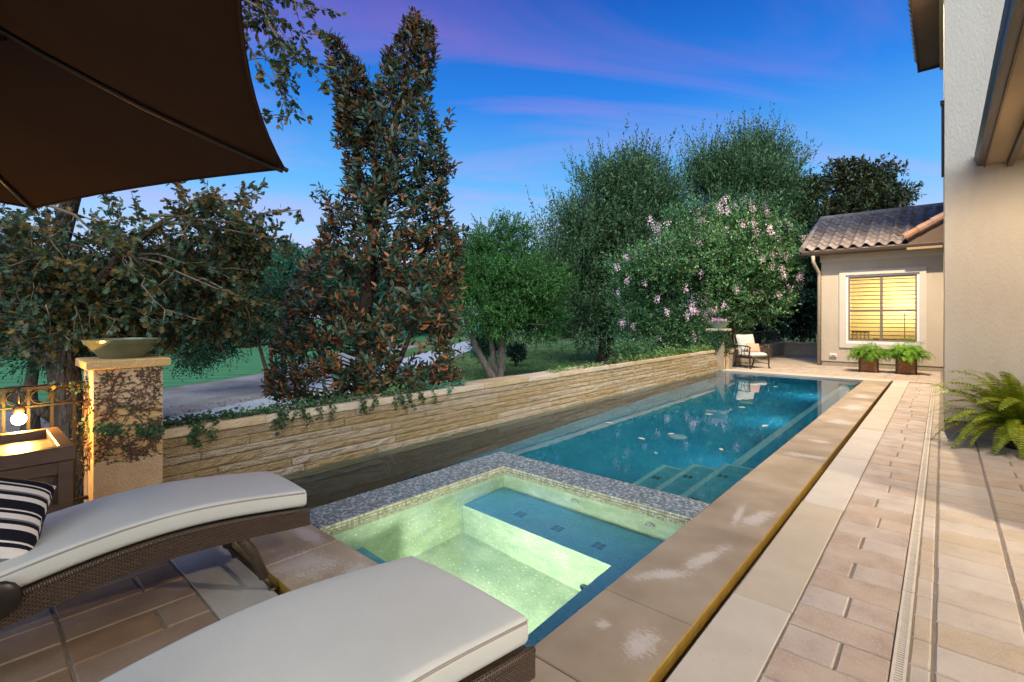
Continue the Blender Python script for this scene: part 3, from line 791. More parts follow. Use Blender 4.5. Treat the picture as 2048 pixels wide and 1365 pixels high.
wo = tag(w.build('pool_water', M['water']), kind='structure')
# spa shell with L shaped bench
ZSW = -0.036
SF = -1.05; SB = -0.50
sp = MB()
quad(sp, (XI, YN2, SF), (XP, YN2, SF), (XP, YI, SF), (XI, YI, SF))
quad(sp, (XI, YN2, SF), (XI, YI, SF), (XI, YI, -0.1), (XI, YN2, -0.1))
quad(sp, (XP, YN2, SF), (XP, YI, SF), (XP, YI, -0.1), (XP, YN2, -0.1))
quad(sp, (XI, YI, SF), (XP, YI, SF), (XP, YI, -0.1), (XI, YI, -0.1))
quad(sp, (XI, YN2, SF), (XP, YN2, SF), (XP, YN2, -0.06), (XI, YN2, -0.06))
spa_o = tag(sp.build('spa_basin', M['spa_plaster']), kind='structure')
def bench(x0, x1, y0, y1, nm='spa_bench'):
    mb = MB(); mb.box(x0, x1, y0, y1, SF, SB - .004); mb.box(x0, x1, y0, y1, SB - .004, SB, 0, 1)
    return mb.build(nm, [M['spa_plaster'], M['spa_bench']], spa_o)
bench(XI + .003, XP - .003, YI - .55, YI - .003)
bench(XP - .36, XP - .004, YN2 + .003, YI - .553)
bench(XI + .003, XI + .55, YN2 + .003, YN2 + .34)
for (x, y) in ((-2.75, 3.22), (-2.35, 3.22), (-1.95, 3.2), (-1.56, 3.0)):
    mb = stepmark(x, y, SB + .001); mb.build('step_marker', M['mark_blue'], spa_o)
for x in (-2.42, -1.72):
    mb = MB(); mb.torus((x, YI - .012, -.26), .035, .010, 'y'); mb.ball((x, YI - .006, -.26), .02, 10, 6)
    mb.build('jet_fitting', M['jet'], spa_o, True)
mb = MB(); mb.torus((-1.95, YI - .562, SF + .09), .035, .012, 'y'); mb.ball((-1.95, YI - .553, SF + .09), .03, 10, 6, sc=(1, .3, 1)); mb.build('suction_fitting', M['jet_dark'], spa_o, True)
w = MB(); quad(w, (XI - .004, YN2 - .01, ZSW), (XP + .004, YN2 - .01, ZSW), (XP + .004, YI + .004, ZSW), (XI - .004, YI + .004, ZSW))
tag(w.build('spa_water', M['spa_water']), kind='structure')
# mosaic rim: solid core, then small tiles laid one by one
rim = MB()
rim.box(XM + .006, XI - .006, YN2, YM - .006, FLOOR, ZC - .004)
rim.box(XI - .006, XP, YI + .006, YM - .006, FLOOR, ZC - .004)
rim_o = tag(rim.build('spa_rim', M['grout']), kind='structure')
def tiles(rects, name, mat, T, axis):
    V = []; F = []
    for (u0, u1, v0, v1, w0) in rects:
        nu = int((u1 - u0) / T); nv = int((v1 - v0) / T)
        for i in range(nu):
            for j in range(nv):
                a = u0 + (i + .5) * (u1 - u0) / nu; b = v0 + (j + .5) * (v1 - v0) / nv
                h = T * .43; t1, t2 = rnd.uniform(-1, 1) * .0012, rnd.uniform(-1, 1) * .0012
                q = []
                for (sx, sy) in ((-1, -1), (1, -1), (1, 1), (-1, 1)):
                    q.append((a + sx * h, b + sy * h, w0 + sx * t1 + sy * t2 + .001))
                for (sx, sy) in ((-1, -1), (1, -1), (1, 1), (-1, 1)):
                    q.append((a + sx * (h + .001), b + sy * (h + .001), w0 - .004))
                if axis == 'x': q = [(p[2], p[0], p[1]) for p in q]
                elif axis == '-y': q = [(p[0], -p[2], p[1]) for p in q]
                bs = len(V); V += q
                F += [(bs, bs + 1, bs + 2, bs + 3), (bs + 4, bs + 5, bs + 1, bs), (bs + 5, bs + 6, bs + 2, bs + 1), (bs + 6, bs + 7, bs + 3, bs + 2), (bs + 7, bs + 4, bs, bs + 3)]
    me = np_mesh(name, np.array(V), np.array(F), mat)
    return me
T = 0.020
link('mosaic_tiles', tiles([(XM, XI, YN2, YM, ZC), (XI, XP, YI, YM, ZC)], 'mosaic_tiles', M['mosaic'], T, 'z'), rim_o)['kind'] = 'stuff'
link('waterline_tiles', tiles([(YN2, YI, -.12, ZC - .006, XI + .001)], 'waterline_tiles', M['mosaic_in'], T, 'x'), rim_o)['kind'] = 'stuff'
link('waterline_tiles', tiles([(XI, XP, -.12, ZC - .006, -(YI - .001))], 'waterline_tiles', M['mosaic_in'], T, '-y'), rim_o)['kind'] = 'stuff'
mb = MB(); mb.box(XI - .0065, XI - .001, YN2, YI + .006, -.15, ZC - .006); mb.box(XI - .001, XP, YI + .001, YI + .0065, -.15, ZC - .006)
mb.build('waterline_backing', M['grout'], rim_o)
mb = MB(); mb.box(XM - .001, XM + .005, YN2, YM, FLOOR, ZC - .005); mb.box(XM, XP, YM - .005, YM + .001, FLOOR, ZC - .005); mb.build('outer_face', M['grout'], rim_o)
# underwater lamps: fixture and its light
def pool_lamp(loc, nrm, col, watts, lens, label, size=0.09):
    t = thing('underwater_light', label, 'pool light', loc)
    n = Vector(nrm)
    rot = n.to_track_quat('Z', 'Y').to_matrix().to_4x4()
    mb = MB(); mb.lathe([(size + .02, 0), (size + .02, .012), (size, .02)], 24); mb.v = [tuple(rot @ Vector(p)) for p in mb.v]
    mb.build('trim_ring', M['jet'], t, world=False)
    mb = MB(); mb.lathe([(size, .012), (size * .6, .022), (0.001, .026)], 24); mb.v = [tuple(rot @ Vector(p)) for p in mb.v]
    mb.build('lens', lens, t, True, world=False)
    ld = bpy.data.lights.new('underwater_light', 'AREA'); ld.shape = 'DISK'; ld.size = size * 2; ld.energy = watts; ld.color = col
    lo = bpy.data.objects.new('lamp_glow', ld); COL.objects.link(lo); lo.parent = t
    lo.location = n * .05; lo.rotation_euler = n.to_track_quat('-Z', 'Y').to_euler()
    return t
pool_lamp((-2.30, YN2 + .012, -.62), (0, 1, 0), (0.97, 1.0, 0.80), 19, M['lens'], 'glowing underwater light low in the near wall of the lit spa')
for yq_, wq_, lb_ in ((6.4, 3.5, 'nearest the steps'), (9.2, 6, 'midway along'), (12.2, 8, 'nearest the far end')):  # added lamps, out of view in the bench, to brighten the long pool
    pool_lamp((XP - .372, yq_, -.80), (-1, 0, 0), (0.42, 0.90, 1.0), wq_, M['lens_added'], 'added unseen underwater light in the right hand bench of the long pool ' + lb_)

# trench drain in the walkway: grate lengths with real slots
td = thing('trench_drain', 'long beige slotted trench drain set in the paving beside the pool', 'drain', (-0.139, 1.3, 0))
def grate_mesh(L_, slots):
    mb = MB(); w_ = XD1 - XD0 - .004; x = w_ / 2; zz = .003
    if slots:
        n = int(L_ / .0185); p = L_ / n; s = x * .56
        mb.box(-x, -s, 0, L_, -.03, zz); mb.box(s, x, 0, L_, -.03, zz)
        for i in range(n): mb.box(-s, s, i * p, i * p + p * .60, -.012, zz - .0006)
    else:
        mb.box(-x, x, 0, L_, -.03, zz)
    return mb.mesh('grate', M['drain'])
gm = grate_mesh(0.994, True)
for i in range(13): link('grate', gm, td, (0, i * 1.0 + .003 + .12, 0))
mb = MB(); mb.box(XD0 + .001, XD1 - .001, 1.3, 14.2, -.0095, -.008); mb.build('channel', M['dark_gap'], td)
# skimmer lid ring floating: drain cover on the floor made above
#--WALLS--
# ================================================================== battered stone wall along the pool
wall = thing('stone_wall', 'long low golden split-stone wall with pale cap running along the far side of the pool', 'wall', (XW, 7.5, 0))
BAT = .12 / .5
def wx(z): return XW - max(0, z) * BAT
mb = MB()
wy0, wy1 = 1.075, 14.19
mb.add([(XW - .05, wy0, -1.3), (XW - .05, wy1, -1.3), (XW - .03, wy1, 0), (XW - .03, wy0, 0), (wx(.48) - .03, wy1, .48), (wx(.48) - .03, wy0, .48),
        (DECK[0] - .02, wy1, .48), (DECK[0] - .02, wy0, .48), (DECK[0] - .02, wy1, -1.3), (DECK[0] - .02, wy0, -1.3)],
       [(0, 1, 2, 3), (3, 2, 4, 5), (5, 4, 6, 7), (7, 6, 8, 9), (0, 3, 5, 7, 9), (1, 8, 6, 4, 2)])
mb.build('core', M['dark_gap'], wall)
def rough_stone(L_, h, dep, seed, amp):
    """split face stone: face toward +x at x=0, length along y, bottom z=0"""
    nx = max(6, min(34, int(L_ / .045))); nz = 5
    V = []; F = []
    for j in range(nz + 1):
        for i in range(nx + 1):
            y_ = L_ * i / nx; z_ = h * j / nz
            e = min(i, nx - i, 2) / 2; ez = min(j, nz - j, 1.0)
            p = Vector((y_ * 8.5 + seed * 7.1, z_ * 15 + seed * 3.3, seed))
            n_ = noise.noise(p) * .6 + noise.noise(p * 2.7) * .35 + noise.noise(p * 6.1) * .2
            V.append(((n_ * amp + amp * .35) * min(1, .25 + e) * (.35 + .65 * min(1, ez)), y_, z_))
    w_ = nx + 1
    for j in range(nz):
        for i in range(nx):
            a = j * w_ + i; F.append((a, a + 1, a + 1 + w_, a + w_))
    b = len(V)
    V += [(-dep, 0, 0), (-dep, L_, 0), (-dep, L_, h), (-dep, 0, h)]
    top = [nz * w_ + i for i in range(w_)]; bot = list(range(w_))
    F.append(tuple(top) + (b + 2, b + 3)); F.append(tuple(reversed(bot)) + (b, b + 1))
    F.append(tuple(j * w_ + nx for j in range(nz + 1))[::1][::-1] + (b + 1, b + 2)[::1]) if False else None
    F.append((0, b, b + 3, nz * w_)); F.append((nx, nz * w_ + nx, b + 2, b + 1))
    mb = MB(); mb.add(V, [f for f in F if f]); return mb
zb = [-.24, -.115, -.035, .040, .118, .178, .258, .322, .402, .478]
for r_ in range(len(zb) - 1):
    y = wy0 + .004; 
    first = rnd.uniform(.3, 1.3)
    while y < wy1 - .02:
        L_ = min(first if y < wy0 + .01 else rnd.uniform(.75, 1.75), wy1 - y)
        if wy1 - y - L_ < .35: L_ = wy1 - y
        h = zb[r_ + 1] - zb[r_] - .006
        smb = rough_stone(L_ - .008, h, .06, rnd.uniform(0, 90), rnd.choice((.020, .028, .036)))
        zc = (zb[r_] + zb[r_ + 1]) / 2
        o = link('ledge_stone', smb.mesh('ledge_stone', M['ledge']), wall, (wx(zc) - XW + rnd.uniform(-.004, .010), y - 7.5, zb[r_] + .003))
        y += L_
y = wy0
while y < wy1 - .02:
    L_ = rnd.uniform(.75, 1.25)
    if wy1 - y - L_ < .5: L_ = wy1 - y
    smb = rough_stone(L_ - .006, .075, .34, rnd.uniform(0, 90), .012)
    link('cap_stone', smb.mesh('cap_stone', M['cap_stone']), wall, (wx(.48) - XW + .028 + rnd.uniform(-.006, .006), y - 7.5, .484 + rnd.uniform(-.002, .002)), (0, rnd.uniform(-.01, .01), rnd.uniform(-.004, .004)))
    y += L_
for yy_ in (2.02,):
    mb = MB(); mb.torus((wx(.36) + .02, yy_, .37), .016, .006, 'x', 12, 5); mb.ball((wx(.36) + .01, yy_, .37), .012, 8, 6); mb.build('spout', M['jet_dark'], wall, True)

# ================================================================== pillars
def pillar(label, x0, x1, y0, y1, top, over, capmat):
    t = thing('stone_pillar', label, 'pillar', ((x0 + x1) / 2, (y0 + y1) / 2, 0))
    zs = [-.03, .42, .80, top - .066]
    for i in range(3):
        mb = MB()
        mb.box(x0, x1, y0, y1, zs[i], zs[i + 1] - (.002), .004)
        mb.build('block', M['block'], t)
    mb = MB(); mb.box(x0 - over, x1 + over, y0 - over, y1 + over, top - .066, top, .008); mb.build('cap', capmat, t)
    return t
p1 = pillar('square stone pillar laced with bare vines carrying the olive bowl', -5.15, -4.72, .646, 1.075, 1.172, .045, M['block'])
p2 = pillar('ivy covered stone pillar at the far end of the long stone wall', -5.05, -4.61, 14.22, 14.66, 1.16, .05, M['cap_stone'])
# bowls
def bowl(label, c, r_, h, mat):
    t = thing('planter_bowl', label, 'bowl', c)
    mb = MB(); mb.lathe([(.001, .006), (r_ * .50, .004), (r_ * .54, 0), (r_ * .58, .012), (r_ * .74, h * .38), (r_ * .90, h * .74), (r_ * .95, h * .78), (r_, h), (r_ * .965, h), (r_ * .90, h * .82), (r_ * .6, h * .72), (.001, h * .7)], 40)
    mb.build('bowl', mat, t, True, world=False, sharp=50)
    return t
b1 = bowl('shallow olive green glazed bowl on the near pillar', (-4.95, .86, 1.172), .255, .150, M['bowl'])
bowl_far = bowl('teal bowl of pink and purple flowers on the far pillar', (-4.83, 14.44, 1.16), .255, .155, M['bowl_teal'])

# ================================================================== near railing, lantern, deck box
ra = thing('iron_railing', 'wrought iron railing with a band of rings beside the near pillar', 'railing', (-4.93, -.5, 0))
mb = MB(); mb.box(-4.955, -4.905, -1.6, .644, .975, 1.0, .004); mb.build('top_rail', M['iron'], ra)
mb = MB(); mb.box(-4.945, -4.915, -1.6, .644, .845, .862, .003); mb.build('mid_rail', M['iron'], ra)
mb = MB(); mb.box(-4.945, -4.915, -1.6, .644, .10, .125, .003); mb.build('bottom_rail', M['iron'], ra)
by = .565; k = 0
bm_ = MB(); bm_.box(-.009, .009, -.009, .009, .12, .85); bm_ = bm_.mesh('baluster', M['iron'])
bmt = MB(); bmt.box(-.009, .009, -.009, .009, .12, .98); bmt = bmt.mesh('baluster', M['iron'])
rg = MB(); rg.torus((0, 0, 0), .050, .007, 'x', 20, 6); rg = rg.mesh('ring', M['iron'])
while by > -1.55:
    link('baluster', bmt, ra, (0, by + .5, 0))
    link('ring', rg, ra, (0, by + .5 - .062, .918))
    by -= .124
lt = thing('hanging_lantern', 'small lit globe lamp hanging on the iron railing beside the deck box', 'lamp', (-4.80, .262, .79))
mb = MB(); mb.ball((0, 0, 0), .040, 16, 12); mb.build('bulb', M['bulb'], lt, True, world=False)
mb = MB(); mb.lathe([(.016, .036), (.03, .045), (.032, .075), (.014, .095), (.001, .10)], 14); mb.build('socket', M['bronze'], lt, True, world=False)
mb = MB(); mb.tube([(0, 0, .09), (0, 0, .15), (-.02, 0, .19), (-.07, 0, .205), (-.10, 0, .2)], .006, 6); mb.build('hook', M['bronze'], lt, True, world=False)
pl = bpy.data.lights.new('lantern_light', 'POINT'); pl.energy = 42; pl.color = (1.0, .50, .10); pl.shadow_soft_size = .05
plo = bpy.data.objects.new('lantern_light', pl); COL.objects.link(plo); plo.parent = lt; plo.location = (.06, 0, 0)

bx = thing('deck_box', 'dark brown wooden deck box with a sunken top in front of the railing', 'storage box', (-4.3, -.3, 0))
X0, X1, YA, YB, ZT = -4.70, -3.93, -1.05, .455, .722
mb = MB()
for (a, b, c, d) in ((X1 - .07, X1, YA, YB), (X0, X0 + .07, YA, YB), (X0 + .07, X1 - .07, YB - .07, YB), (X0 + .07, X1 - .07, YA, YA + .07)): mb.box(a, b, c, d, ZT - .085, ZT, .006)
mb.build('top_frame', M['box_wood'], bx)
mb = MB(); mb.box(X0 + .06, X1 - .06, YA + .06, YB - .06, ZT - .09, ZT - .055); mb.build('lid_panel', M['box_wood'], bx)
for (a, c) in ((X1 - .065, YB - .075), (X1 - .065, YA + .01), (X0 + .005, YB - .075), (X0 + .005, YA + .01)):
    mb = MB(); mb.box(a, a + .06, c, c + .065, 0, ZT - .086, .004); mb.build('corner_post', M['box_wood'], bx)
mb = MB(); mb.box(X1 - .05, X1 - .012, YA + .075, YB - .075, ZT - .16, ZT - .087, .003); mb.build('rail', M['box_wood'], bx)
mb = MB(); mb.box(X1 - .05, X1 - .012, YA + .075, YB - .075, .32, .385, .003); mb.build('rail', M['box_wood'], bx)
mb = MB(); mb.box(X1 - .05, X1 - .012, YA + .075, YB - .075, .04, .11, .003); mb.build('rail', M['box_wood'], bx)
bd = MB(); bd.box(-.012, 0, -.045, .045, 0, .5, .004); bd = bd.mesh('board', M['box_wood'])
yb = YA + .122
while yb < YB - .1:
    link('board', bd, bx, (X1 - .034 + 4.3, yb + .3, .06)); link('board', bd, bx, (X0 + .04 + 4.3, yb + .3, .06)); yb += .0935
mb = MB(); mb.box(X0 + .02, X1 - .05, YB - .06, YB - .03, .05, ZT - .087); mb.box(X0 + .03, X1 - .06, YA + .05, YB - .06, .04, .06); mb.build('end_panel', M['box_wood'], bx)
mb = MB(); mb.box(X1 - .062, X1 - .048, YA + .06, YB - .062, .05, ZT - .088); mb.build('backing', M['box_wood'], bx)

# ================================================================== main house (tower wall at the right) and patio roof
hs = thing('main_house', 'tall two storey beige stucco house wall at the right edge', 'house', (3.0, 12.0, 0))
mb = MB(); mb.box(.02, 7.0, 8.46, 26.0, .165, 9.6); mb.build('wall', M['stucco'], hs)
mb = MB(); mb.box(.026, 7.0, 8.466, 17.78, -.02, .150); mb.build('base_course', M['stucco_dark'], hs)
mb = MB(); mb.box(.012, 7.0, 8.452, 17.78, .150, .165); mb.build('weep_screed', M['dark_line'], hs)
# upper eave over the far part of the side wall
ev = MB(); ev.box(-.50, .02, 8.2, 17.9, 8.46, 8.50); ev.build('upper_soffit', M['fascia'], hs)
ev = MB(); ev.box(-.53, -.50, 8.2, 17.92, 8.40, 8.66, .004); ev.build('upper_fascia', M['brown_gutter'], hs)
ev = MB(); ev.box(-.53, .02, 17.89, 17.93, 8.40, 8.66, .004); ev.build('eave_return', M['brown_gutter'], hs)
ev = MB(); ev.box(-.06, .018, 8.2, 17.88, 8.30, 8.458, .004); ev.build('frieze_board', M['downspout'], hs)
rf = MB(); rf.add([(-.52, 8.2, 8.66), (-.52, 17.93, 8.66), (3.5, 17.93, 10.5), (3.5, 8.2, 10.5)], [(0, 3, 2, 1)]); rfo = rf.build('upper_roof', M['roof_tile'], hs)
tm = MB(); tm.tube([(0, 0, 0), (.42, 0, .19)], [.075, .062], 10); tm = tm.mesh('roof_tile', M['roof_tile'])
yq = 8.3
while yq < 17.9:
    link('roof_tile', tm, rfo, (-.58 - 3.0, yq - 12.0, 8.69)); yq += .27
# thin conduit strip at the corner, half way up
mb = MB(); mb.box(-.014, .018, 9.2, 9.24, 3.48, 4.5, .003); mb.box(-.026, .018, 9.18, 9.26, 4.495, 4.56, .004); mb.build('leader_pipe', M['brown_gutter'], hs)
# added flood lamp, unseen above the frame, to warm the far deck and guest wall
fl = thing('added_floodlight', 'added unseen warm floodlight under the upper eave of the main house', 'lamp', (-.25, 13.2, 8.44))
mb = MB(); mb.lathe([(.001, 0), (.07, 0), (.09, -.10), (.08, -.10), (.06, -.03), (.001, -.03)], 16); mb.build('housing', M['brown_gutter'], fl, True, world=False)
sl = bpy.data.lights.new('added_floodlight', 'SPOT'); sl.energy = 3600; sl.color = (1.0, .80, .56); sl.spot_size = R(110); sl.spot_blend = .6; sl.shadow_soft_size = .08
slo = bpy.data.objects.new('added_flood_beam', sl); COL.objects.link(slo); slo.parent = fl; slo.location = (0, 0, -.12)
slo.rotation_euler = Vector((.35, -.05, 1)).to_track_quat('Z', 'Y').to_euler()

# patio roof: gutter edge, soffit boards, beam; pier outside the frame
pr = thing('patio_roof', 'patio roof edge with brown gutter and warm lit soffit meeting the house wall', 'roof', (2.6, 3.0, 0))
prof = [(.310, 3.385), (.322, 3.38), (.335, 3.40), (.342, 3.455), (.342, 3.47), (.352, 3.37), (.405, 3.37)]
mb = MB(); gp = [(.312, 3.50), (.300, 3.49), (.306, 3.46), (.318, 3.43), (.322, 3.395), (.345, 3.385), (.385, 3.385), (.385, 3.52)]
V = []; n_ = len(gp)
for yv in (-6.0, 8.445):
    for a, b_ in gp: V.append((a, yv, b_))
mb.add(V, [(i, (i + 1) % n_, (i + 1) % n_ + n_, i + n_) for i in range(n_)] + [tuple(range(n_)), tuple(range(2 * n_ - 1, n_ - 1, -1))]); mb.build('gutter', M['brown_gutter'], pr)
mb = MB(); mb.box(.386, .402, -6.0, 8.45, 3.365, 3.56); mb.build('fascia', M['fascia'], pr)
for a, b_ in ((.402, .585), (.645, .95), (.955, 1.26), (1.265, 1.57), (1.575, 1.88), (1.885, 3.2), (3.205, 6.0)):
    mb = MB(); mb.box(a, b_ - .004, -6.0, 8.452, 3.40 if a > .6 else 3.385, 3.46); mb.build('soffit_board', M['soffit'], pr)
mb = MB(); mb.box(.587, .642, -6.0, 8.452, 3.33, 3.46, .004); mb.build('beam', M['fascia'], pr)
mb = MB(); mb.add([(.30, -6.2, 3.53), (.30, 8.45, 3.53), (6.0, 8.45, 5.0), (6.0, -6.2, 5.0)], [(0, 3, 2, 1)]); mb.build('roof_deck', M['roof_tile'], pr)
pc = thing('patio_pier', 'square stucco pier carrying the patio roof', 'pier', (1.45, 5.0, 0))
mb = MB(); mb.box(1.15, 1.75, 4.55, 6.9, 0, 3.40); mb.build('shaft', M['stucco'], pc)
def downlight(loc, watts, label, aim=(0, 0, -1), size=R(140)):
    t = thing('recessed_light', label, 'lamp', loc)
    mb = MB(); mb.lathe([(.09, 0), (.09, -.006), (.07, -.006), (.065, 0)], 20); mb.build('trim_ring', M['plastic_white'], t, world=False)
    mb = MB(); mb.lathe([(.068, -.002), (.001, -.002)], 20); mb.build('lens', M['patio_lens'], t, world=False)
    l = bpy.data.lights.new('recessed_light', 'SPOT'); l.energy = watts; l.color = (1.0, .81, .58); l.spot_size = size; l.spot_blend = .5; l.shadow_soft_size = .07
    o = bpy.data.objects.new('downlight_beam', l); COL.objects.link(o); o.parent = t; o.location = (0, 0, -.03)
    o.rotation_euler = (-Vector(aim)).to_track_quat('Z', 'Y').to_euler()
downlight((2.6, 3.75, 3.395), 520, 'warm recessed light in the patio ceiling nearest the pier', (-.6, .05, -1), R(150))
downlight((2.2, .6, 3.395), 140, 'warm recessed light in the patio ceiling nearest the loungers', (-.7, .05, -1), R(150))
downlight((.95, 6.25, 3.395), 230, 'warm recessed light in the patio ceiling by the house wall', (-.05, .40, -1), R(140))

# ================================================================== guest house
gh = thing('guest_house', 'small beige guest wing with tiled roof and one lit window', 'house', (-1.4, 19.0, 0))
GX0, GX1, GY, GZ = -2.84, .015, 17.8, 3.42
WX0, WX1, WZ0, WZ1 = -2.20, -.485, .70, 2.75
mb = MB()
for (a, b_, c, d) in ((GX0, WX0, .13, GZ), (WX1, GX1, .13, GZ), (WX0, WX1, .13, WZ0), (WX0, WX1, WZ1, GZ)): mb.box(a, b_, GY, GY + .2, c, d)
mb.box(GX0, GX0 + .2, GY + .2, 23.5, .13, GZ)
mb.build('wall', M['stucco'], gh)
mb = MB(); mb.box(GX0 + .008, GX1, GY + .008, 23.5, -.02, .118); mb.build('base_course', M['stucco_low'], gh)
mb = MB(); mb.box(GX0 - .008, GX1, GY - .008, 23.5, .118, .13); mb.build('weep_screed', M['dark_line'], gh)
mb = MB(); mb.box(GX0 - .03, GX1, GY - .03, GY + .02, 3.20, GZ, .004); mb.build('frieze_board', M['trim'], gh)
# surround (four pieces), white frame, sashes
win = MB(); T0 = .045
for (a, b_, c, d) in ((-2.363, -2.20, .56, 2.91), (-.485, -.336, .56, 2.91)): win.box(a, b_, GY - T0, GY - .001, c, d, .006)
for (c, d) in ((.56, .70), (2.75, 2.91)): win.box(-2.199, -.486, GY - T0, GY - .001, c, d, .006)
wno = win.build('window', M['trim'], gh)
mb = MB(); fr = .055
for (a, b_, c, d) in ((WX0, WX0 + fr, WZ0, WZ1), (WX1 - fr, WX1, WZ0, WZ1), (WX0 + fr, WX1 - fr, WZ0, WZ0 + fr + .02), (WX0 + fr, WX1 - fr, WZ1 - fr, WZ1)): mb.box(a, b_, GY + .005, GY + .09, c, d, .004)
mb.build('frame', M['white_frame'], wno)
mb = MB(); a0, a1, c0, c1 = WX0 + fr, WX1 - fr, WZ0 + fr + .02, WZ1 - fr; md = (a0 + a1) / 2; mz = c0 + (c1 - c0) * .475
for (a, b_, c, d) in ((a0, a0 + .04, c0, c1), (a1 - .04, a1, c0, c1), (a0 + .04, a1 - .04, c0, c0 + .045), (a0 + .04, a1 - .04, c1 - .045, c1), (md - .035, md + .035, c0 + .045, c1 - .045),
                      (a0 + .04, md - .035, mz - .03, mz + .03), (md + .035, a1 - .04, mz - .03, mz + .03)): mb.box(a, b_, GY + .03, GY + .07, c, d, .003)
mb.build('sash', M['taupe'], wno)
gm_, N_, L_, b_, o_ = nmat('window_glass')
tr_ = N_('ShaderNodeBsdfTransparent'); gl_ = N_('ShaderNodeBsdfGlossy'); gl_.inputs['Roughness'].default_value = .02; fr_ = N_('ShaderNodeFresnel'); mx_ = N_('ShaderNodeMixShader')
L_(fr_.outputs[0], mx_.inputs[0]); L_(tr_.outputs[0], mx_.inputs[1]); L_(gl_.outputs[0], mx_.inputs[2]); L_(mx_.outputs[0], o_.inputs[0])
for (a, b2, c, d) in ((a0 + .04, md - .035, c0 + .045, mz - .03), (md + .035, a1 - .04, c0 + .045, mz - .03), (a0 + .04, md - .035, mz + .03, c1 - .045), (md + .035, a1 - .04, mz + .03, c1 - .045)):
    mb = MB(); mb.box(a, b2, GY + .047, GY + .053, c, d); mb.build('pane', gm_, wno)
slm = MB(); M_ = Matrix.Rotation(R(-16), 4, 'X'); slm.box(0, 1, -.024, .024, -.004, .004, M=M_); slm = slm.mesh('blind_slat', M['slat'])
zz_ = c0 + .06
while zz_ < c1 - .03:
    for (a, b2) in ((a0 + .02, md - .02), (md + .02, a1 - .02)): link('blind_slat', slm, wno, (a + 1.4, GY + .14 - 19.0, zz_), None, (b2 - a, 1, 1))
    zz_ += .118
# lit room behind
mb = MB(); mb.box(GX0 + .2, .5, GY + .2, 22.0, 0.02, .04); mb.box(GX0 + .2, .5, 22.0, 22.1, .04, 3.3); mb.box(GX0 + .201, GX0 + .3, GY + .2, 22.0, .04, 3.3); mb.box(.4, .5, GY + .2, 22.0, .04, 3.3); mb.box(GX0 + .2, .5, GY + .201, 22.1, 3.3, 3.36)
mb.build('room', M['yellow_wall'], gh)
dk = thing('writing_desk', 'dark wooden desk standing inside the lit window', 'desk', (-1.0, 20.4, .04))
mb = MB(); mb.box(-.75, .75, -.3, .3, .70, .74, .004); mb.build('desktop', M['room_wood'], dk, world=False)
for sx in (-.7, .64):
    for sy in (-.27, .21): mb = MB(); mb.box(sx, sx + .06, sy, sy + .06, 0, .70); mb.build('leg', M['room_wood'], dk, world=False)
sh = thing('bookcase', 'tall dark wooden bookcase at the right inside the lit window', 'bookcase', (.0, 21.6, .04))
mb = MB(); mb.box(-.36, -.32, -.3, .3, 0, 2.0); mb.box(.32, .36, -.3, .3, 0, 2.0); mb.box(-.32, .32, .27, .3, 0, 2.0); mb.build('carcass', M['room_wood'], sh, world=False)
for q in range(6): mb = MB(); mb.box(-.319, .319, -.29, .27, .05 + q * .37, .08 + q * .37); mb.build('shelf', M['room_wood'], sh, world=False)
tl = thing('torchiere_lamp', 'slim lit floor lamp with a dish shade inside the window', 'lamp', (-.95, 20.9, .04))
mb = MB(); mb.lathe([(.001, .03), (.13, .02), (.14, 0)], 18); mb.build('foot', M['bronze'], tl, world=False)
mb = MB(); mb.tube([(0, 0, .02), (0, 0, 1.62)], .012, 8); mb.build('pole', M['bronze'], tl, world=False)
mb = MB(); mb.lathe([(.02, 1.60), (.10, 1.63), (.19, 1.70), (.185, 1.70), (.09, 1.645), (.001, 1.62)], 24); mb.build('shade', M['shade'], tl, True, world=False)
pl = bpy.data.lights.new('torchiere_light', 'POINT'); pl.energy = 110; pl.color = (1.0, .89, .56); pl.shadow_soft_size = .08
o = bpy.data.objects.new('torchiere_light', pl); COL.objects.link(o); o.parent = tl; o.location = (0, 0, 1.85)
# roof slope with barrel tiles
EY, EZ, RY, RZ = 17.36, 3.52, 20.7, 4.98
sl_ = math.atan2(RZ - EZ, RY - EY); slen = math.hypot(RZ - EZ, RY - EY)
rx0, rx1 = -3.26, .03
mb = MB(); mb.add([(rx0, EY, EZ), (rx1, EY, EZ), (rx1, RY, RZ), (rx0, RY, RZ), (rx1, 24.2, EZ), (rx0, 24.2, EZ), (rx0, EY, EZ - .05), (rx1, EY, EZ - .05), (rx0, 24.2, EZ - .05)],
                  [(0, 1, 2, 3), (3, 2, 4, 5), (0, 6, 7, 1), (0, 3, 5, 8, 6)]); roof = mb.build('roof', M['roof_tile'], gh)
def s_tile(w_, L_, th=.016):
    """one S shaped tile, laid along +y rising, overlapping at the upper end"""
    n = 10; mbt = MB(); pr_ = []
    for i in range(n + 1):
        u = i / n
        if u < .62: zt_ = math.sin(u / .62 * PI) * .088
        else: zt_ = -math.sin((u - .62) / .38 * PI) * .022
        pr_.append((u * w_ * 1.04, zt_))
    V = []; F = []
    for (yv, dz) in ((0, .034), (L_, .006)):
        for (a, b3) in pr_: V.append((a, yv, b3 + dz))
        for (a, b3) in pr_: V.append((a, yv, b3 + dz - th))
    k = n + 1
    for i in range(n):
        F += [(i, i + 1, 2 * k + i + 1, 2 * k + i), (k + i + 1, k + i, 3 * k + i, 3 * k + i + 1), (i + 1, i, k + i, k + i + 1)]
    mbt.add(V, F); return mbt
NC, NR = 11, 9
tw, tl_ = (rx1 - rx0) / NC, slen / NR
tmesh = s_tile(tw, tl_ + .05).mesh('roof_tile', M['roof_tile'], None, False)
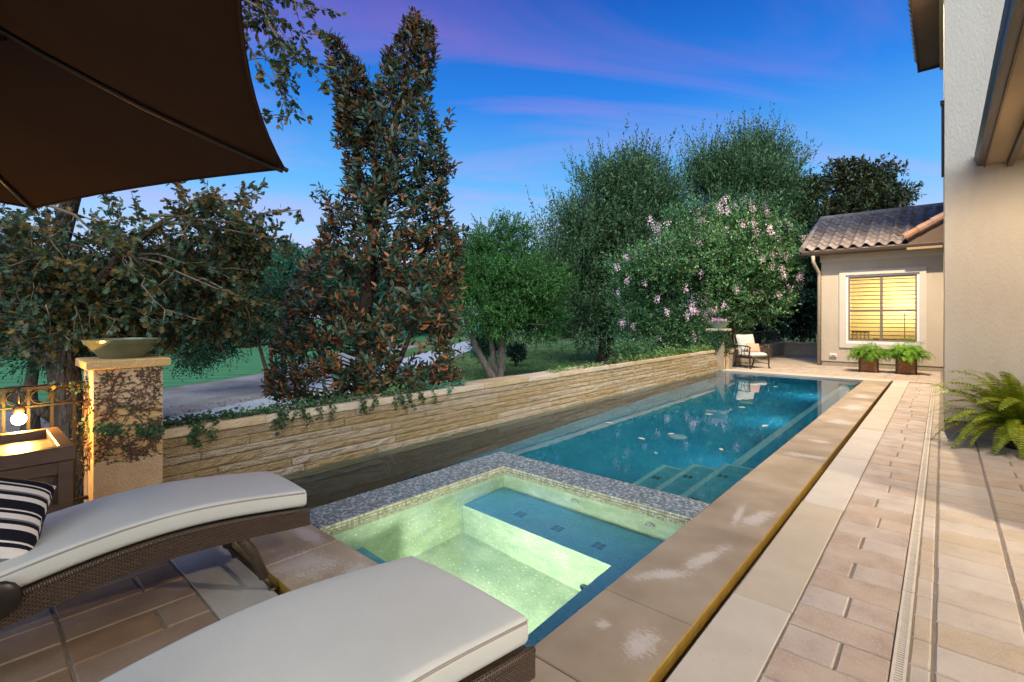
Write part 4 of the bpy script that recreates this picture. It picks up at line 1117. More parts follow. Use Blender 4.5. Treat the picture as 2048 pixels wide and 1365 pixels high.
for i in range(NC):
    for j in range(NR):
        if i >= 9 and j < 3: continue
        s = j * tl_ + .0
        link('roof_tile', tmesh, roof, (rx0 + i * tw + 1.4, EY + s * math.cos(sl_) - 19.0 - .02, EZ + s * math.sin(sl_) + .01), (sl_ + rnd.uniform(-.008, .008), rnd.uniform(-.01, .01), rnd.uniform(-.01, .01)))
for i in range(9):
    mb = MB(); L2 = .44; V = []
    mb.tube([(0, 0, 0), (L2, 0, .018)], [.115, .095], 10)
    link('ridge_tile', mb.mesh('ridge_tile', M['roof_tile']), roof, (rx0 + i * .375 + 1.36, RY - 19.0, RZ + .05))
rk = MB(); rk.tube([(0, 0, 0), (0, .44, 0)], [.085, .075], 10); rk = rk.mesh('verge_tile', M['roof_tile'])
for j in range(NR): link('verge_tile', rk, roof, (rx0 - .02 + 1.4, EY + j * tl_ * math.cos(sl_) - 19.0 - .03, EZ + j * tl_ * math.sin(sl_) + .06), (sl_ + .04, 0, 0))
mb = MB(); mb.box(rx0 + .1, rx1, EY + .02, EY + .44, EZ - .12, EZ - .06); mb.build('soffit', M['soffit'], gh)
mb = MB(); gp = [(0, 0), (-.02, .02), (-.075, .03), (-.095, .075), (-.105, .12), (-.095, .135), (-.085, .12), (0, .12)]
V = []
for xv in (rx0 - .02, rx1): V += [(xv, EY + a, EZ - .15 + c) for a, c in gp]
n_ = len(gp); mb.add(V, [(i, i + n_, (i + 1) % n_ + n_, (i + 1) % n_) for i in range(n_)] + [tuple(range(n_ - 1, -1, -1)), tuple(range(n_, 2 * n_))]); mb.build('gutter', M['brown_gutter'], gh)
mb = MB(); mb.tube([(-2.98, EY - .03, EZ - .15), (-2.98, EY - .03, EZ - .33), (-2.95, EY + .05, EZ - .44), (-2.89, GY - .10, EZ - .64), (-2.89, GY - .07, EZ - .8), (-2.89, GY - .07, .02)], .05, 10); mb.build('downspout', M['downspout'], gh, True)
# small red tiled gable between guest wing and house
gb = MB(); gb.add([(-.72, 17.30, 3.62), (.03, 17.30, 4.07), (.03, 17.30, 3.50), (-.72, 17.30, 3.50), (-.72, 18.5, 3.62), (.03, 18.5, 4.07)], [(0, 3, 2, 1), (0, 1, 5, 4)]); gb.build('gable_board', M['fascia'], gh)
for i in range(3):
    mb = MB(); mb.tube([(0, 0, 0), (.36, 0, .21)], [.115, .095], 10)
    link('hip_tile', mb.mesh('hip_tile', M['roof_tile_red']), roof, (-.78 + i * .29 + 1.4, 17.27 - 19.0, 3.70 + i * .175))
mb = MB(); mb.box(-.74, .0, 17.28, 17.4, 3.34, 3.50, .01); mb.build('box_gutter', M['soffit'], gh)
ob = thing('outlet_cover', 'small white outlet cover low on the guest house wall', 'outlet cover', (-2.52, GY - .001, .32))
mb = MB(); mb.box(-.09, .09, -.05, 0, -.055, .055, .012); mb.box(-.08, .08, -.06, -.05, -.045, .03, .004); mb.build('cover', M['plastic_white'], ob, world=False)
mb = MB(); mb.box(-.05, .05, -.064, -.060, -.03, .0); mb.build('latch', M['taupe'], ob, world=False)

# ================================================================== terrace seat wall and far railing
tw_ = thing('seat_wall', 'low stucco seat wall with pale cap enclosing the side terrace behind the patio chair', 'wall', (-4.75, 18.0, 0))
mb = MB(); mb.box(-5.05, -4.75, 14.665, 22.1, -1.2, .43); mb.box(-4.749, -2.0, 21.8, 22.1, -1.2, .43); mb.build('wall_face', M['stucco_low'], tw_)
mb = MB(); mb.box(-5.09, -4.71, 14.665, 22.14, .431, .50, .006); mb.box(-4.709, -2.0, 21.76, 22.14, .431, .50, .006); mb.build('cap', M['cap_stone'], tw_)
fr_ = thing('iron_fence', 'dark iron fence on the seat wall behind the patio chair', 'fence', (-4.9, 18.0, .5))
mb = MB(); mb.box(-4.92, -4.88, 14.68, 21.97, .95, .98); mb.box(-4.92, -2.0, 21.95, 21.99, .951, .981); mb.build('top_rail', M['iron'], fr_)
mb = MB(); mb.box(-4.915, -4.885, 14.68, 21.97, .56, .58); mb.box(-4.92, -2.0, 21.955, 21.985, .561, .581); mb.build('bottom_rail', M['iron'], fr_)
bl = MB(); bl.box(-.007, .007, -.007, .007, 0, .45); bl = bl.mesh('baluster', M['iron'])
q = 14.75
while q < 21.9: link('baluster', bl, fr_, (0, q - 18.0, .001)); q += .12
q = -4.78
while q < -2.0: link('baluster', bl, fr_, (q + 4.9, 3.97, .001)); q += .12
#--FURN--
# ================================================================== loungers
LP = [(-1.42, .98), (-1.25, .90), (-1.0, .775), (-.75, .64), (-.55, .54), (-.38, .475), (-.2, .455), (0, .478), (.15, .508), (.30, .535), (.47, .556), (.64, .566), (.80, .562), (.95, .549), (1.10, .529), (1.22, .511), (1.31, .498)]
def lerp_profile(ps, n):
    ys = np.array([p[0] for p in ps]); zs = np.array([p[1] for p in ps])
    t = np.linspace(ys[0], ys[-1], n); z = np.interp(t, ys, zs)
    for _ in range(3): z[1:-1] = (z[:-2] + 2 * z[1:-1] + z[2:]) / 4
    return list(zip(t, z))
def sweep(path, half_w, z_top, z_bot, name, mat, uvs=False):
    """box section swept along y; path: (y, z); z_top / z_bot offsets as functions of y"""
    V = []; F = []; UV = []
    u = 0
    for i, (y, z) in enumerate(path):
        V += [(-half_w, y, z + z_bot(y)), (half_w, y, z + z_bot(y)), (half_w, y, z + z_top(y)), (-half_w, y, z + z_top(y))]
    us = [0.0]
    for i in range(1, len(path)): us.append(us[-1] + math.hypot(path[i][0] - path[i - 1][0], path[i][1] - path[i - 1][1]))
    me = bpy.data.meshes.new(name)
    for i in range(len(path) - 1):
        a = i * 4
        for k in range(4):
            j = (k + 1) % 4
            F.append((a + k, a + j, a + 4 + j, a + 4 + k)); 
            w_ = half_w * 2 if k in (0, 2) else z_top(path[i][0]) - z_bot(path[i][0])
            UV.append([(us[i], 0), (us[i], w_), (us[i + 1], w_), (us[i + 1], 0)])
    n = len(path) - 1
    F.append((3, 2, 1, 0)); hh = z_top(path[0][0]) - z_bot(path[0][0]); UV.append([(0, hh), (half_w * 2, hh), (half_w * 2, 0), (0, 0)])
    F.append((n * 4, n * 4 + 1, n * 4 + 2, n * 4 + 3)); hh = z_top(path[n][0]) - z_bot(path[n][0]); UV.append([(0, 0), (half_w * 2, 0), (half_w * 2, hh), (0, hh)])
    me.from_pydata(V, [], F); me.materials.append(mat)
    lay = me.uv_layers.new(name='UVMap')
    flat = [c for f in UV for c in f]
    for i, c in enumerate(flat): lay.data[i].uv = c
    me.update()
    return me
def tube_uv(pts, r_, name, mat, n=10):
    mb = MB(); mb.tube(pts, r_, n); me = mb.mesh(name, mat, None, True)
    lay = me.uv_layers.new(name='UVMap')
    L_ = [0]
    for a, b in zip(pts[:-1], pts[1:]): L_.append(L_[-1] + (Vector(b) - Vector(a)).length)
    for p in me.polygons:
        vs_ = list(p.vertices)
        for li, vi in zip(p.loop_indices, vs_):
            k = vi % n
            if len(vs_) == 4 and k == 0 and any(v % n == n - 1 for v in vs_): k = n
            lay.data[li].uv = (k / n * 2 * PI * r_, L_[min(vi // n, len(L_) - 1)])
    return me
def cushion(path, hw, th, name, mat):
    """soft pad along path: rounded section, rounded ends, slightly crowned"""
    sec = []
    r_ = .028
    def arc(cx, cz, a0, a1, m=4): return [(cx + r_ * math.cos(a0 + (a1 - a0) * i / m), cz + r_ * math.sin(a0 + (a1 - a0) * i / m)) for i in range(m + 1)]
    sec += arc(hw - r_, -r_, 0, PI / 2)[::1]
    top = [( (hw - r_) * (1 - 2 * i / 10), .010 * (1 - (1 - 2 * i / 10) ** 2)) for i in range(1, 10)]
    sec += top
    sec += arc(-(hw - r_), -r_, PI / 2, PI)
    sec += arc(-(hw - r_), -th + r_, PI, 1.5 * PI)
    sec += arc(hw - r_, -th + r_, 1.5 * PI, 2 * PI)
    k = len(sec); V = []; F = []
    pth = []
    for i, (y, z) in enumerate(path):
        e = 1.0
        pth.append((y, z, e))
    y0, z0, _ = pth[0]; y1, z1, _ = pth[-1]
    full = [(y0 - .012, z0, .86), (y0 - .004, z0, .95)] + pth + [(y1 + .008, z1, .965), (y1 + .014, z1, .88)]
    for (y, z, e) in full:
        wob = noise.noise(Vector((y * 3.1, hw, .3))) * .002
        for (a, c) in sec:
            cc = -th / 2 + (c + th / 2) * e
            V.append((a * (1 - (1 - e) * .12) + (wob if abs(a) > hw * .8 else 0) * (1 if a > 0 else -1), y, z + cc + (noise.noise(Vector((a * 3, y * 3, hw * 9))) * .003 if c > -.005 else 0)))
    m = len(full)
    for i in range(m - 1):
        for j in range(k):
            a = i * k + j; b = i * k + (j + 1) % k
            F.append((a, b, b + k, a + k))
    F.append(tuple(range(k))); F.append(tuple(reversed(range((m - 1) * k, m * k))))
    mb = MB(); mb.add(V, F); me = mb.mesh(name, mat, None, True)
    me.flip_normals() if me.polygons[0].normal.length and me.polygons[k * 3 + 8].normal.z < 0 else None
    return me
def pillow(w_, h_, t_, n=18):
    V = []; F = []
    for sgn in (1, -1):
        for i in range(n + 1):
            for j in range(n + 1):
                a, b = -1 + 2 * i / n, -1 + 2 * j / n
                f = max(0, (1 - a ** 4) * (1 - b ** 4)) ** .55
                k = 1 - .05 * (1 - abs(a)) * (abs(b) ** 3); k2 = 1 - .05 * (1 - abs(b)) * (abs(a) ** 3)
                V.append((a * w_ / 2 * k2, b * h_ / 2 * k, sgn * t_ / 2 * f))
    N1 = (n + 1) ** 2
    for i in range(n):
        for j in range(n):
            a = i * (n + 1) + j; b = a + n + 1
            F.append((a, b, b + 1, a + 1)); F.append((N1 + a, N1 + a + 1, N1 + b + 1, N1 + b))
    mb = MB(); mb.add(V, F); return mb
def lounger(label, xn, xf, y0=0.0):
    hw = (xn - xf) / 2; xc = (xn + xf) / 2
    t = thing('chaise_lounge', label, 'sun lounger', (xc, y0, 0), 0, 'wicker chaise lounges beside the spa')
    path = lerp_profile(LP, 44)
    me = cushion(path, hw, .098, 'cushion', M['canvas']); c = link('cushion', me, t)
    for sx in (-1, 1):
        mb = MB(); mb.tube([(sx * (hw - .004), y, z - .016) for y, z in path], .0045, 6); mb.build('piping', M['piping'], c, True, world=False)
    mb = MB(); mb.tube([(hw - .006, path[-1][0] + .008, path[-1][1] - .016), (-hw + .006, path[-1][0] + .008, path[-1][1] - .016)], .0045, 6); mb.build('piping', M['piping'], c, True, world=False)
    fp = [(y, z - .115) for y, z in path] 
    fp[-1] = (fp[-1][0] + .022, fp[-1][1])
    bot = lambda y: -.098 + .012 * max(0, min(1, (y - .9) / .4))
    me = sweep(fp, hw + .018, lambda y: 0.0, bot, 'frame', M['wicker']); link('frame', me, t)
    for sx in (-1, 1):
        mb_ = tube_uv([(sx * (hw + .008), y, z + .004) for y, z in fp], .013, 'edge_roll', M['wicker'], 8); link('edge_roll', mb_, t)
        for (ya, za, yb) in ((.93, .40, 1.135), (-.35, .30, -.52)):
            x_ = sx * (hw - .012)
            k = .22
            pm = (x_, yb + (ya - yb) * k, .085)
            lg = link('leg', tube_uv([(x_, ya, za), (x_, ya + (yb - ya) * .5, za * .5 + .04), pm], .026, 'leg', M['wicker']), t)
            mb = MB(); mb.tube([pm, (x_, yb, .004)], .014, 8); mb.lathe([(.001, .014), (.020, .010), (.022, 0)], 12, (x_, yb, 0)); mb.build('foot', M['bronze'], lg, True, world=False)
    mb = MB(); mb.tube([(-hw + .012, 1.10, .07), (hw - .012, 1.10, .07)], .011, 8); mb.build('cross_bar', M['bronze'], t, world=False)
    mb = MB(); mb.ball((hw + .030, .085, .405), .075, 16, 8, sc=(.28, 1, 1)); mb.build('hinge_cap', M['rib_metal'], t, True, world=False)
    return t
lg1 = lounger('farther wicker chaise lounge with white cushion, nearer the stone pillar', -2.755, -3.32)
lg2 = lounger('nearer wicker chaise lounge with white cushion filling the bottom of the view', -1.035, -1.695, -.065)
def place_pillow(label, loc, rot, w_=.41, h_=.41, t_=.16, mat='stripes'):
    p = thing('throw_pillow', label, 'pillow', loc); p.rotation_euler = rot
    pillow(w_, h_, t_).build('fabric', M[mat], p, True, world=False); 
    e = [(-1 + i / 6, -1) for i in range(12)] + [(1, -1 + i / 6) for i in range(12)] + [(1 - i / 6, 1) for i in range(12)] + [(-1, 1 - i / 6) for i in range(13)]
    mb = MB(); mb.tube([(a * w_ / 2 * (1 - .05 * (1 - abs(b)) * abs(a) ** 3), b * h_ / 2 * (1 - .05 * (1 - abs(a)) * abs(b) ** 3), 0) for a, b in e], .004, 6); mb.build('seam', M['pot_dark'], p, True, world=False)
    return p
place_pillow('black and white striped pillow on the farther lounger', (-3.02, .06, .655), (Vector((.62, .30, .72)).to_track_quat('Z', 'Y').to_matrix() @ Matrix.Rotation(R(-35), 3, 'Z')).to_euler())
place_pillow('black and white striped pillow on the nearer lounger', (-1.36, -.10, .655), (R(40), 0, R(8)))

# ================================================================== umbrella
UH, UR = Vector((-2.621, -.423, 2.801)), 1.6
UV_ = [Vector(p) for p in ((-2.64, 1.15, 2.29), (-3.97, .28, 2.13), (-3.89, -1.32, 2.22), (-2.48, -2.04, 2.47), (-1.15, -1.16, 2.63), (-1.23, .43, 2.54))]
um = thing('patio_umbrella', 'large dark brown patio umbrella overhanging the loungers', 'umbrella', (-2.62, -.55, 0))
V = []; F = []; NR_, NS = 10, 10
def canopy_pt(k, s, r_):
    a, b = UV_[k], UV_[(k + 1) % 6]
    e = a.lerp(b, s)
    mid = 4 * s * (1 - s)
    e = e.lerp(UH, .050 * mid) - Vector((0, 0, .03 * mid))          # hem pulled in between the ribs
    p = UH.lerp(e, r_)
    p.z -= .11 * math.sin(r_ * PI) * .55 + .035 * mid * math.sin(r_ * PI)   # cloth sags between hub and hem
    return p
for k in range(6):
    b0 = len(V)
    for i in range(NR_ + 1):
        for j in range(NS + 1): V.append(canopy_pt(k, j / NS, .03 + .97 * i / NR_))
    for i in range(NR_):
        for j in range(NS):
            a = b0 + i * (NS + 1) + j; F.append((a, a + 1, a + NS + 2, a + NS + 1))
n0 = len(V)
V2_ = [p + Vector((0, 0, .006)) for p in V]
mb = MB(); mb.add(V, F); mb.add(V2_, [tuple(reversed(f)) for f in F])
for k in range(6):
    b0 = k * (NR_ + 1) * (NS + 1) + NR_ * (NS + 1)
    for j in range(NS): mb.f.append((b0 + j, b0 + j + 1, n0 + b0 + j + 1, n0 + b0 + j)); mb.m.append(0)
can = mb.build('canopy', M['umbrella'], um, True, sharp=40)
for k in range(6):
    mb = MB(); mb.tube([canopy_pt(k, j / 10, .992) for j in range(11)], .007, 5); mb.build('hem', M['umbrella'], can, True)
for k in range(6):
    ptsr = [canopy_pt(k, 0, r_) - Vector((0, 0, .016)) for r_ in (.04, .2, .4, .6, .8, .99)]
    mb = MB(); mb.tube(ptsr, .0105, 6); rb = mb.build('rib', M['rib_metal'], um, True)
    mb = MB(); mb.tube([canopy_pt(k, 0, .34) - Vector((0, 0, .03)), UH + Vector((0, 0, -.52)) + (canopy_pt(k, 0, .34) - UH).normalized() * .05], .008, 6); mb.build('strut', M['rib_metal'], rb, True)
    pkt = canopy_pt(k, 0, 1.0); d_ = (pkt - UH).normalized()
    mb = MB(); mb.tube([pkt - d_ * .05, pkt + d_ * .012], .012, 6); mb.build('rib_tip', M['rib_metal'], rb, True)
ax = (UH - sum(UV_, Vector()) / 6).normalized()
mb = MB(); mb.tube([(-2.62, -.55, .08), (-2.62, -.55, 1.7), UH - Vector((0, 0, .62)), UH + Vector((0, 0, .10))], .024, 12); mb.build('pole', M['rib_metal'], um, True)
mb = MB(); mb.lathe([(.001, .10), (.05, .10), (.08, .085), (.27, .05), (.28, 0)], 28, (-2.62, -.55, 0)); mb.build('base', M['rib_metal'], um, True)
mb = MB(); mb.lathe([(.045, -.03), (.055, 0), (.045, .03)], 14, UH - Vector((0, 0, .62))); mb.build('runner_hub', M['rib_metal'], um, True)

# ================================================================== patio chair
ch = thing('patio_chair', 'bronze metal patio armchair with cream cushions beside the far pillar', 'chair', (-4.22, 15.50, 0), R(54))
W2, DF, DB = .315, -.30, .30
def arcpts(p, q, h, n=8, ax=Vector((0, 0, 1))):
    p, q = Vector(p), Vector(q)
    return [p.lerp(q, i / n) + ax * h * math.sin(PI * i / n) for i in range(n + 1)]
for sx in (-1, 1):
    x = sx * W2
    mb = MB(); mb.tube([(x, DF, .60), (x, DF + .02, .5), (x, DF + .03, .40), (x, DF, .25), (x, DF, .06), (x, DF - .035, 0)], [.020, .02, .024, .022, .02, .026], 8); mb.build('leg', M['bronze'], ch, True, world=False)
    mb = MB(); mb.tube([(x, DB + .12, .95), (x, DB + .05, .62), (x, DB, .35), (x, DB + .03, .12), (x, DB + .11, 0)], [.018, .02, .022, .02, .024], 8); mb.build('leg', M['bronze'], ch, True, world=False)
    mb = MB(); mb.tube([(x, DF - .02, .615), (x, DF + .10, .64), (x, 0, .645), (x, DB + .06, .63)], .018, 8); mb.build('armrest', M['bronze'], ch, True, world=False)
    mb = MB(); mb.tube(arcpts((x, -.13, .63), (x, -.13, .33), .085, 8, Vector((0, 1, 0))), .009, 6); mb.tube(arcpts((x, .13, .63), (x, .13, .33), -.085, 8, Vector((0, 1, 0))), .009, 6); mb.build('side_scroll', M['bronze'], ch, True, world=False)
    mb = MB(); mb.tube([(x, DF, .30), (x, DB, .30)], .014, 8); mb.tube([(x, DF, .13), (x, DB, .16)], .009, 6); mb.build('side_rail', M['bronze'], ch, True, world=False)
mb = MB(); mb.tube([(-W2, DF, .30), (W2, DF, .30)], .014, 8); mb.tube([(-W2, DB, .30), (W2, DB, .30)], .014, 8); mb.box(-W2, W2, DF, DB, .300, .312); mb.build('seat_frame', M['bronze'], ch, True, world=False)
mb = MB(); mb.tube([(-W2, .0, .145), (W2, .0, .145)], .009, 6); mb.build('stretcher', M['bronze'], ch, True, world=False)
mb = MB(); mb.tube([(-W2, DB + .12, .95), (0, DB + .14, .98), (W2, DB + .12, .95)], .016, 8); mb.build('back_rail', M['bronze'], ch, True, world=False)
def pad(w_, d_, h_, M4):
    mb = pillow(w_, d_, h_, 12)
    mb.v = [tuple(M4 @ Vector((p[0], p[1], math.copysign(min(abs(p[2]) * 1.35, h_ / 2), p[2])))) for p in mb.v]; return mb
pad(.60, .62, .145, Matrix.Translation((0, -.01, .385))).build('seat_cushion', M['canvas'], ch, True, world=False)
pad(.60, .56, .16, Matrix.Translation((0, .27, .70)) @ Matrix.Rotation(R(75), 4, 'X')).build('back_cushion', M['canvas'], ch, True, world=False)
place_pillow('peach coloured pillow on the patio chair seat', (-4.19, 15.52, .57), (R(72), 0, R(54)), .42, .28, .12, 'peach')

# ================================================================== leaves and trees
def unit(a): return a / np.maximum(np.linalg.norm(a, axis=-1, keepdims=True), 1e-9)
T_DIA = (np.array([(0, 0, 0), (.5, -.5, .06), (1, 0, 0), (.5, .5, .06)]), np.array([(0, 1, 2), (0, 2, 3)]))
T_LANCE = (np.array([(0, 0, 0), (.38, 0, -.02), (.72, 0, -.03), (1, 0, -.07), (.30, -.42, .07), (.68, -.38, .04), (.30, .42, .07), (.68, .38, .04)]),
           np.array([(0, 4, 1), (4, 5, 2), (4, 2, 1), (5, 3, 2), (0, 1, 6), (6, 1, 2), (6, 2, 7), (7, 2, 3)]))
_oak = [(0, 0), (.12, -.10), (.26, -.34), (.36, -.16), (.52, -.46), (.62, -.20), (.80, -.34), (.88, -.12), (1, 0)]
_ov = [(x, y, abs(y) * .16) for x, y in _oak] + [(x, -y, abs(y) * .16) for x, y in _oak[-2:0:-1]] + [(.5, 0, -.01)]
T_OAK = (np.array(_ov), np.array([(len(_ov) - 1, i, (i + 1) % (len(_ov) - 1)) for i in range(len(_ov) - 1)]))
def scatter(tmpl, pos, axis, up, size, width):
    V, F = tmpl
    x = unit(axis); y = unit(np.cross(up, x)); z = np.cross(x, y)
    s = size[:, None, None]
    P_ = pos[:, None, :] + s * (V[None, :, 0:1] * x[:, None, :] + V[None, :, 1:2] * width * y[:, None, :] + V[None, :, 2:3] * z[:, None, :])
    n = len(pos)
    F_ = (F[None] + (np.arange(n) * len(V))[:, None, None]).reshape(-1, 3)
    return P_.reshape(-1, 3), F_
def leaf_obj(name, tmpl, pos, axis, up, size, width, mat, parent=None, kind=None):
    V, F = scatter(tmpl, pos, axis, up, size, width)
    if parent is not None: V = V - np.array(root_of(parent).location)
    o = link(name, np_mesh(name, V, F, mat), parent)
    if kind: o['kind'] = kind
    return o
def twigs(blobs, n, length, upv, k, size, spread=.5, droop=.0, inner=.45, outw=1.0, jit=.5):
    """leaves set along short twigs that start inside the blobs and point outwards"""
    w = np.array([(b[1][0] * b[1][1] + b[1][1] * b[1][2] + b[1][0] * b[1][2]) for b in blobs]); w = w / w.sum()
    pos = []; ax = []; up = []
    for (c, r_), ww in zip(blobs, w):
        m = int(n * ww)
        # the blob breaks up into boughs: smaller clumps spread over its outer part
        K = 15
        cu = unit(RNG.normal(size=(K, 3)) + np.array([0, 0, .15])); cc = cu * RNG.uniform(.35, .88, (K, 1)); cr_ = RNG.uniform(.22, .46, K)
        pk_ = cr_ ** 2; which = RNG.choice(K, m, p=pk_ / pk_.sum())
        us = unit(RNG.normal(size=(m, 3))); rs = RNG.uniform(inner, 1.0, m) ** .7
        rel = cc[which] + us * (cr_[which] * rs)[:, None] * np.array([1.15, 1.15, .85])
        core = RNG.random(m) < .16
        rel[core] = us[core] * RNG.uniform(0, .75, (core.sum(), 1))
        p = np.array(c) + rel * np.array(r_)
        u = unit(rel * .6 + us * .7)
        d = unit(u * outw / np.array(r_) * np.mean(r_) + np.array([0, 0, upv]) + RNG.normal(size=(m, 3)) * jit)
        t = (np.arange(k) + .5) / k
        L_ = length * RNG.uniform(.6, 1.35, m)
        q = p[:, None, :] + d[:, None, :] * (t[None, :, None] * L_[:, None, None])
        q[..., 2] -= droop * (t[None, :] ** 2) * L_[:, None]
        a = d[:, None, :] * .7 + RNG.normal(size=(m, k, 3)) * spread
        uu = RNG.normal(size=(m, k, 3)) * .6 + np.array([0, 0, 1.0])
        pos.append(q.reshape(-1, 3)); ax.append(a.reshape(-1, 3)); up.append(uu.reshape(-1, 3))
    pos = np.concatenate(pos); ax = np.concatenate(ax); up = np.concatenate(up)
    return pos, ax, up, RNG.uniform(.7, 1.25, len(pos)) * size
def pblobs(lst, d):
    """blobs given where they stand in the view at distance d"""
    out = []
    for b in lst:
        x, y, rx, ry = b[:4]; dd = d + (b[4] if len(b) > 4 else 0)
        r_ = rx * dd / FPX; rz = ry * dd / FPX
        out.append((tuple(PD(x, y, dd)), (r_, r_, rz)))
    return out
def wob(p, q, n=5, a=.08):
    p, q = Vector(p), Vector(q); L_ = (q - p).length
    return [p.lerp(q, i / n) + Vector((rnd.uniform(-1, 1), rnd.uniform(-1, 1), rnd.uniform(-.4, .4))) * (a * L_ if 0 < i < n else 0) for i in range(n + 1)]
def tree(name, label, cat, base, blobs, mat, leafkw, trunkpaths, r0, bark, tmpl=T_DIA, width=.5, group=None, tips=10, kind=None, shoots=0):
    t = thing(name, label, cat, base, 0, group)
    mb = MB()
    ends = []
    for pth in trunkpaths:
        pts = []
        for a, b in zip(pth[:-1], pth[1:]): pts += wob(a, b, 3, .04)[:-1]
        pts.append(Vector(pth[-1]))
        rr = [r0 * (1 - .62 * i / (len(pts) - 1)) * (1.35 if i == 0 else 1) for i in range(len(pts))]
        mb.tube(pts, rr, 10); ends.append((pts[-1], rr[-1])); ends.append((pts[len(pts) * 2 // 3], rr[len(pts) * 2 // 3]))
    mb.build('trunk', M[bark], t, True)
    mb = MB()
    for i in range(tips):
        c, r_ = blobs[i % len(blobs)]
        e, er = min(ends, key=lambda q: (q[0] - Vector(c)).length) if rnd.random() < .6 else rnd.choice(ends)
        tgt = Vector(c) + Vector((rnd.uniform(-1, 1) * r_[0], rnd.uniform(-1, 1) * r_[1], rnd.uniform(-.6, .9) * r_[2])) * .75
        pts = wob(e, tgt, 5, .07); mb.tube(pts, [max(.006, er * .62 * (1 - .85 * j / 5)) for j in range(6)], 6)
    if mb.v: mb.build('branches', M[bark], t, True)
    tw_all = twigs(blobs, **leafkw)
    if shoots:
        kw = dict(leafkw); kw.update(n=shoots, length=leafkw['length'] * 1.6, upv=leafkw['upv'] * 2.4, jit=.22, inner=.85, k=22, spread=.42)
        top = sorted(blobs, key=lambda b: -(b[0][2] + b[1][2]))[:max(3, len(blobs) * 2 // 3)]
        extra = twigs(top, **kw); tw_all = tuple(np.concatenate([a_, b_]) for a_, b_ in zip(tw_all, extra))
    leaf_obj('crown', tmpl, *tw_all, width, M[mat], t, 'stuff')
    return t
def gz(x, y, dx=0):
    return G(x, y, ZG)

# bright cedar beyond the wall
d3 = 19.6
tree('cedar_tree', 'bright green cedar with a leaning second stem in the middle of the lawn', 'tree', G(1003, 768, ZG), pblobs([(1005, 545, 108, 75), (950, 580, 80, 75, -.5), (1062, 590, 82, 80), (1000, 628, 110, 48), (1020, 480, 55, 38), (920, 540, 50, 45), (1085, 640, 55, 34, -.4), (960, 500, 50, 40)], d3),
     'leaf_cedar', dict(n=7500, length=.55, upv=.45, k=14, size=.12, spread=.45, inner=.35, jit=.5), [[PD(1003, 772, d3), PD(1003, 715, d3), PD(1010, 650, d3), PD(1012, 560, d3)], [PD(992, 768, d3), PD(962, 712, d3), PD(935, 650, d3), PD(905, 590, d3)], [PD(998, 770, d3 + .2), PD(985, 700, d3 + .2), PD(975, 630, d3)]], .17, 'bark_grey', T_DIA, .35, tips=22)
# live oak with upright shoots
d4 = 28
tree('live_oak', 'tall feathery green oak left of the flowering tree', 'tree', G(1203, 729, ZG), pblobs([(1245, 430, 100, 92), (1155, 500, 82, 95), (1300, 420, 66, 70), (1200, 590, 92, 85), (1275, 540, 110, 110), (1210, 380, 55, 45), (1275, 360, 45, 35), (1110, 560, 60, 80), (1190, 660, 75, 40)], d4),
     'leaf_live_oak', dict(n=7000, length=1.35, upv=1.1, k=17, size=.19, spread=.5, inner=.25, jit=.32), [[PD(1203, 732, d4), PD(1206, 660, d4), PD(1225, 560, d4), PD(1245, 450, d4)], [PD(1216, 728, d4 + .4), PD(1222, 660, d4), PD(1180, 560, d4)]], .24, 'bark', T_DIA, .40, tips=24, shoots=700)
d5 = 36
tree('live_oak', 'tall grey green oak rising behind the flowering tree', 'tree', Vector((*PD(1480, 640, d5).xy, ZG)), pblobs([(1470, 395, 88, 70), (1415, 370, 48, 45), (1530, 375, 52, 55), (1500, 335, 45, 30), (1450, 480, 110, 70), (1560, 430, 45, 60)], d5),
     'leaf_live_oak', dict(n=6000, length=1.8, upv=1.2, k=17, size=.23, spread=.5, inner=.25, jit=.3), [[PD(1480, 700, d5), PD(1480, 540, d5), PD(1475, 420, d5)]], .3, 'bark', T_DIA, .38, tips=16, shoots=650)
# crape myrtle in flower
d6 = 16.6
mb6 = pblobs([(1400, 565, 130, 95), (1325, 590, 95, 85), (1450, 490, 92, 75), (1530, 545, 66, 75), (1300, 655, 70, 48), (1390, 660, 90, 45, -.3), (1370, 480, 62, 50), (1490, 440, 45, 35), (1265, 545, 48, 40), (1555, 490, 45, 45), (1480, 610, 80, 50)], d6)
t6 = tree('crape_myrtle', 'broad crape myrtle covered in pale pink blossom behind the stone wall', 'tree', (*PD(1452, 690, d6).xy, ZG), mb6,
     'leaf_myrtle', dict(n=8500, length=.5, upv=.45, k=14, size=.095, spread=.6, inner=.4, jit=.45), [[(*PD(1450, 690, d6).xy, ZG), PD(1470, 650, d6), PD(1490, 600, d6), PD(1470, 520, d6)], [(*PD(1445, 690, d6).xy, ZG), PD(1425, 640, d6), PD(1390, 570, d6)], [(*PD(1440, 690, d6).xy, ZG), PD(1395, 660, d6), PD(1330, 600, d6)]], .07, 'bark_red', T_DIA, .5, tips=20, shoots=300)
fp_ = []
for k in range(150):
    c, r_ = mb6[int(RNG.choice(len(mb6), p=np.array([.14, .10, .18, .14, .03, .03, .12, .12, .05, .08, .01])))]
    u = unit(RNG.normal(size=3) + np.array([.25, -.55, .55])); fp_.append(np.array(c) + u * np.array(r_) * RNG.uniform(.95, 1.18))
for (px_, py_) in ((1385, 605), (1395, 625), (1375, 632), (1430, 620), (1447, 612), (1410, 630), (1418, 622), (1235, 535), (1255, 560), (1300, 440), (1440, 410), (1450, 400)): fp_.append(np.array(PD(px_, py_, d6 - 1.6)))
fp_ = np.array(fp_)
pk = 60
q = np.repeat(fp_, pk, 0) + RNG.normal(size=(len(fp_) * pk, 3)) * np.array([.045, .045, .07])
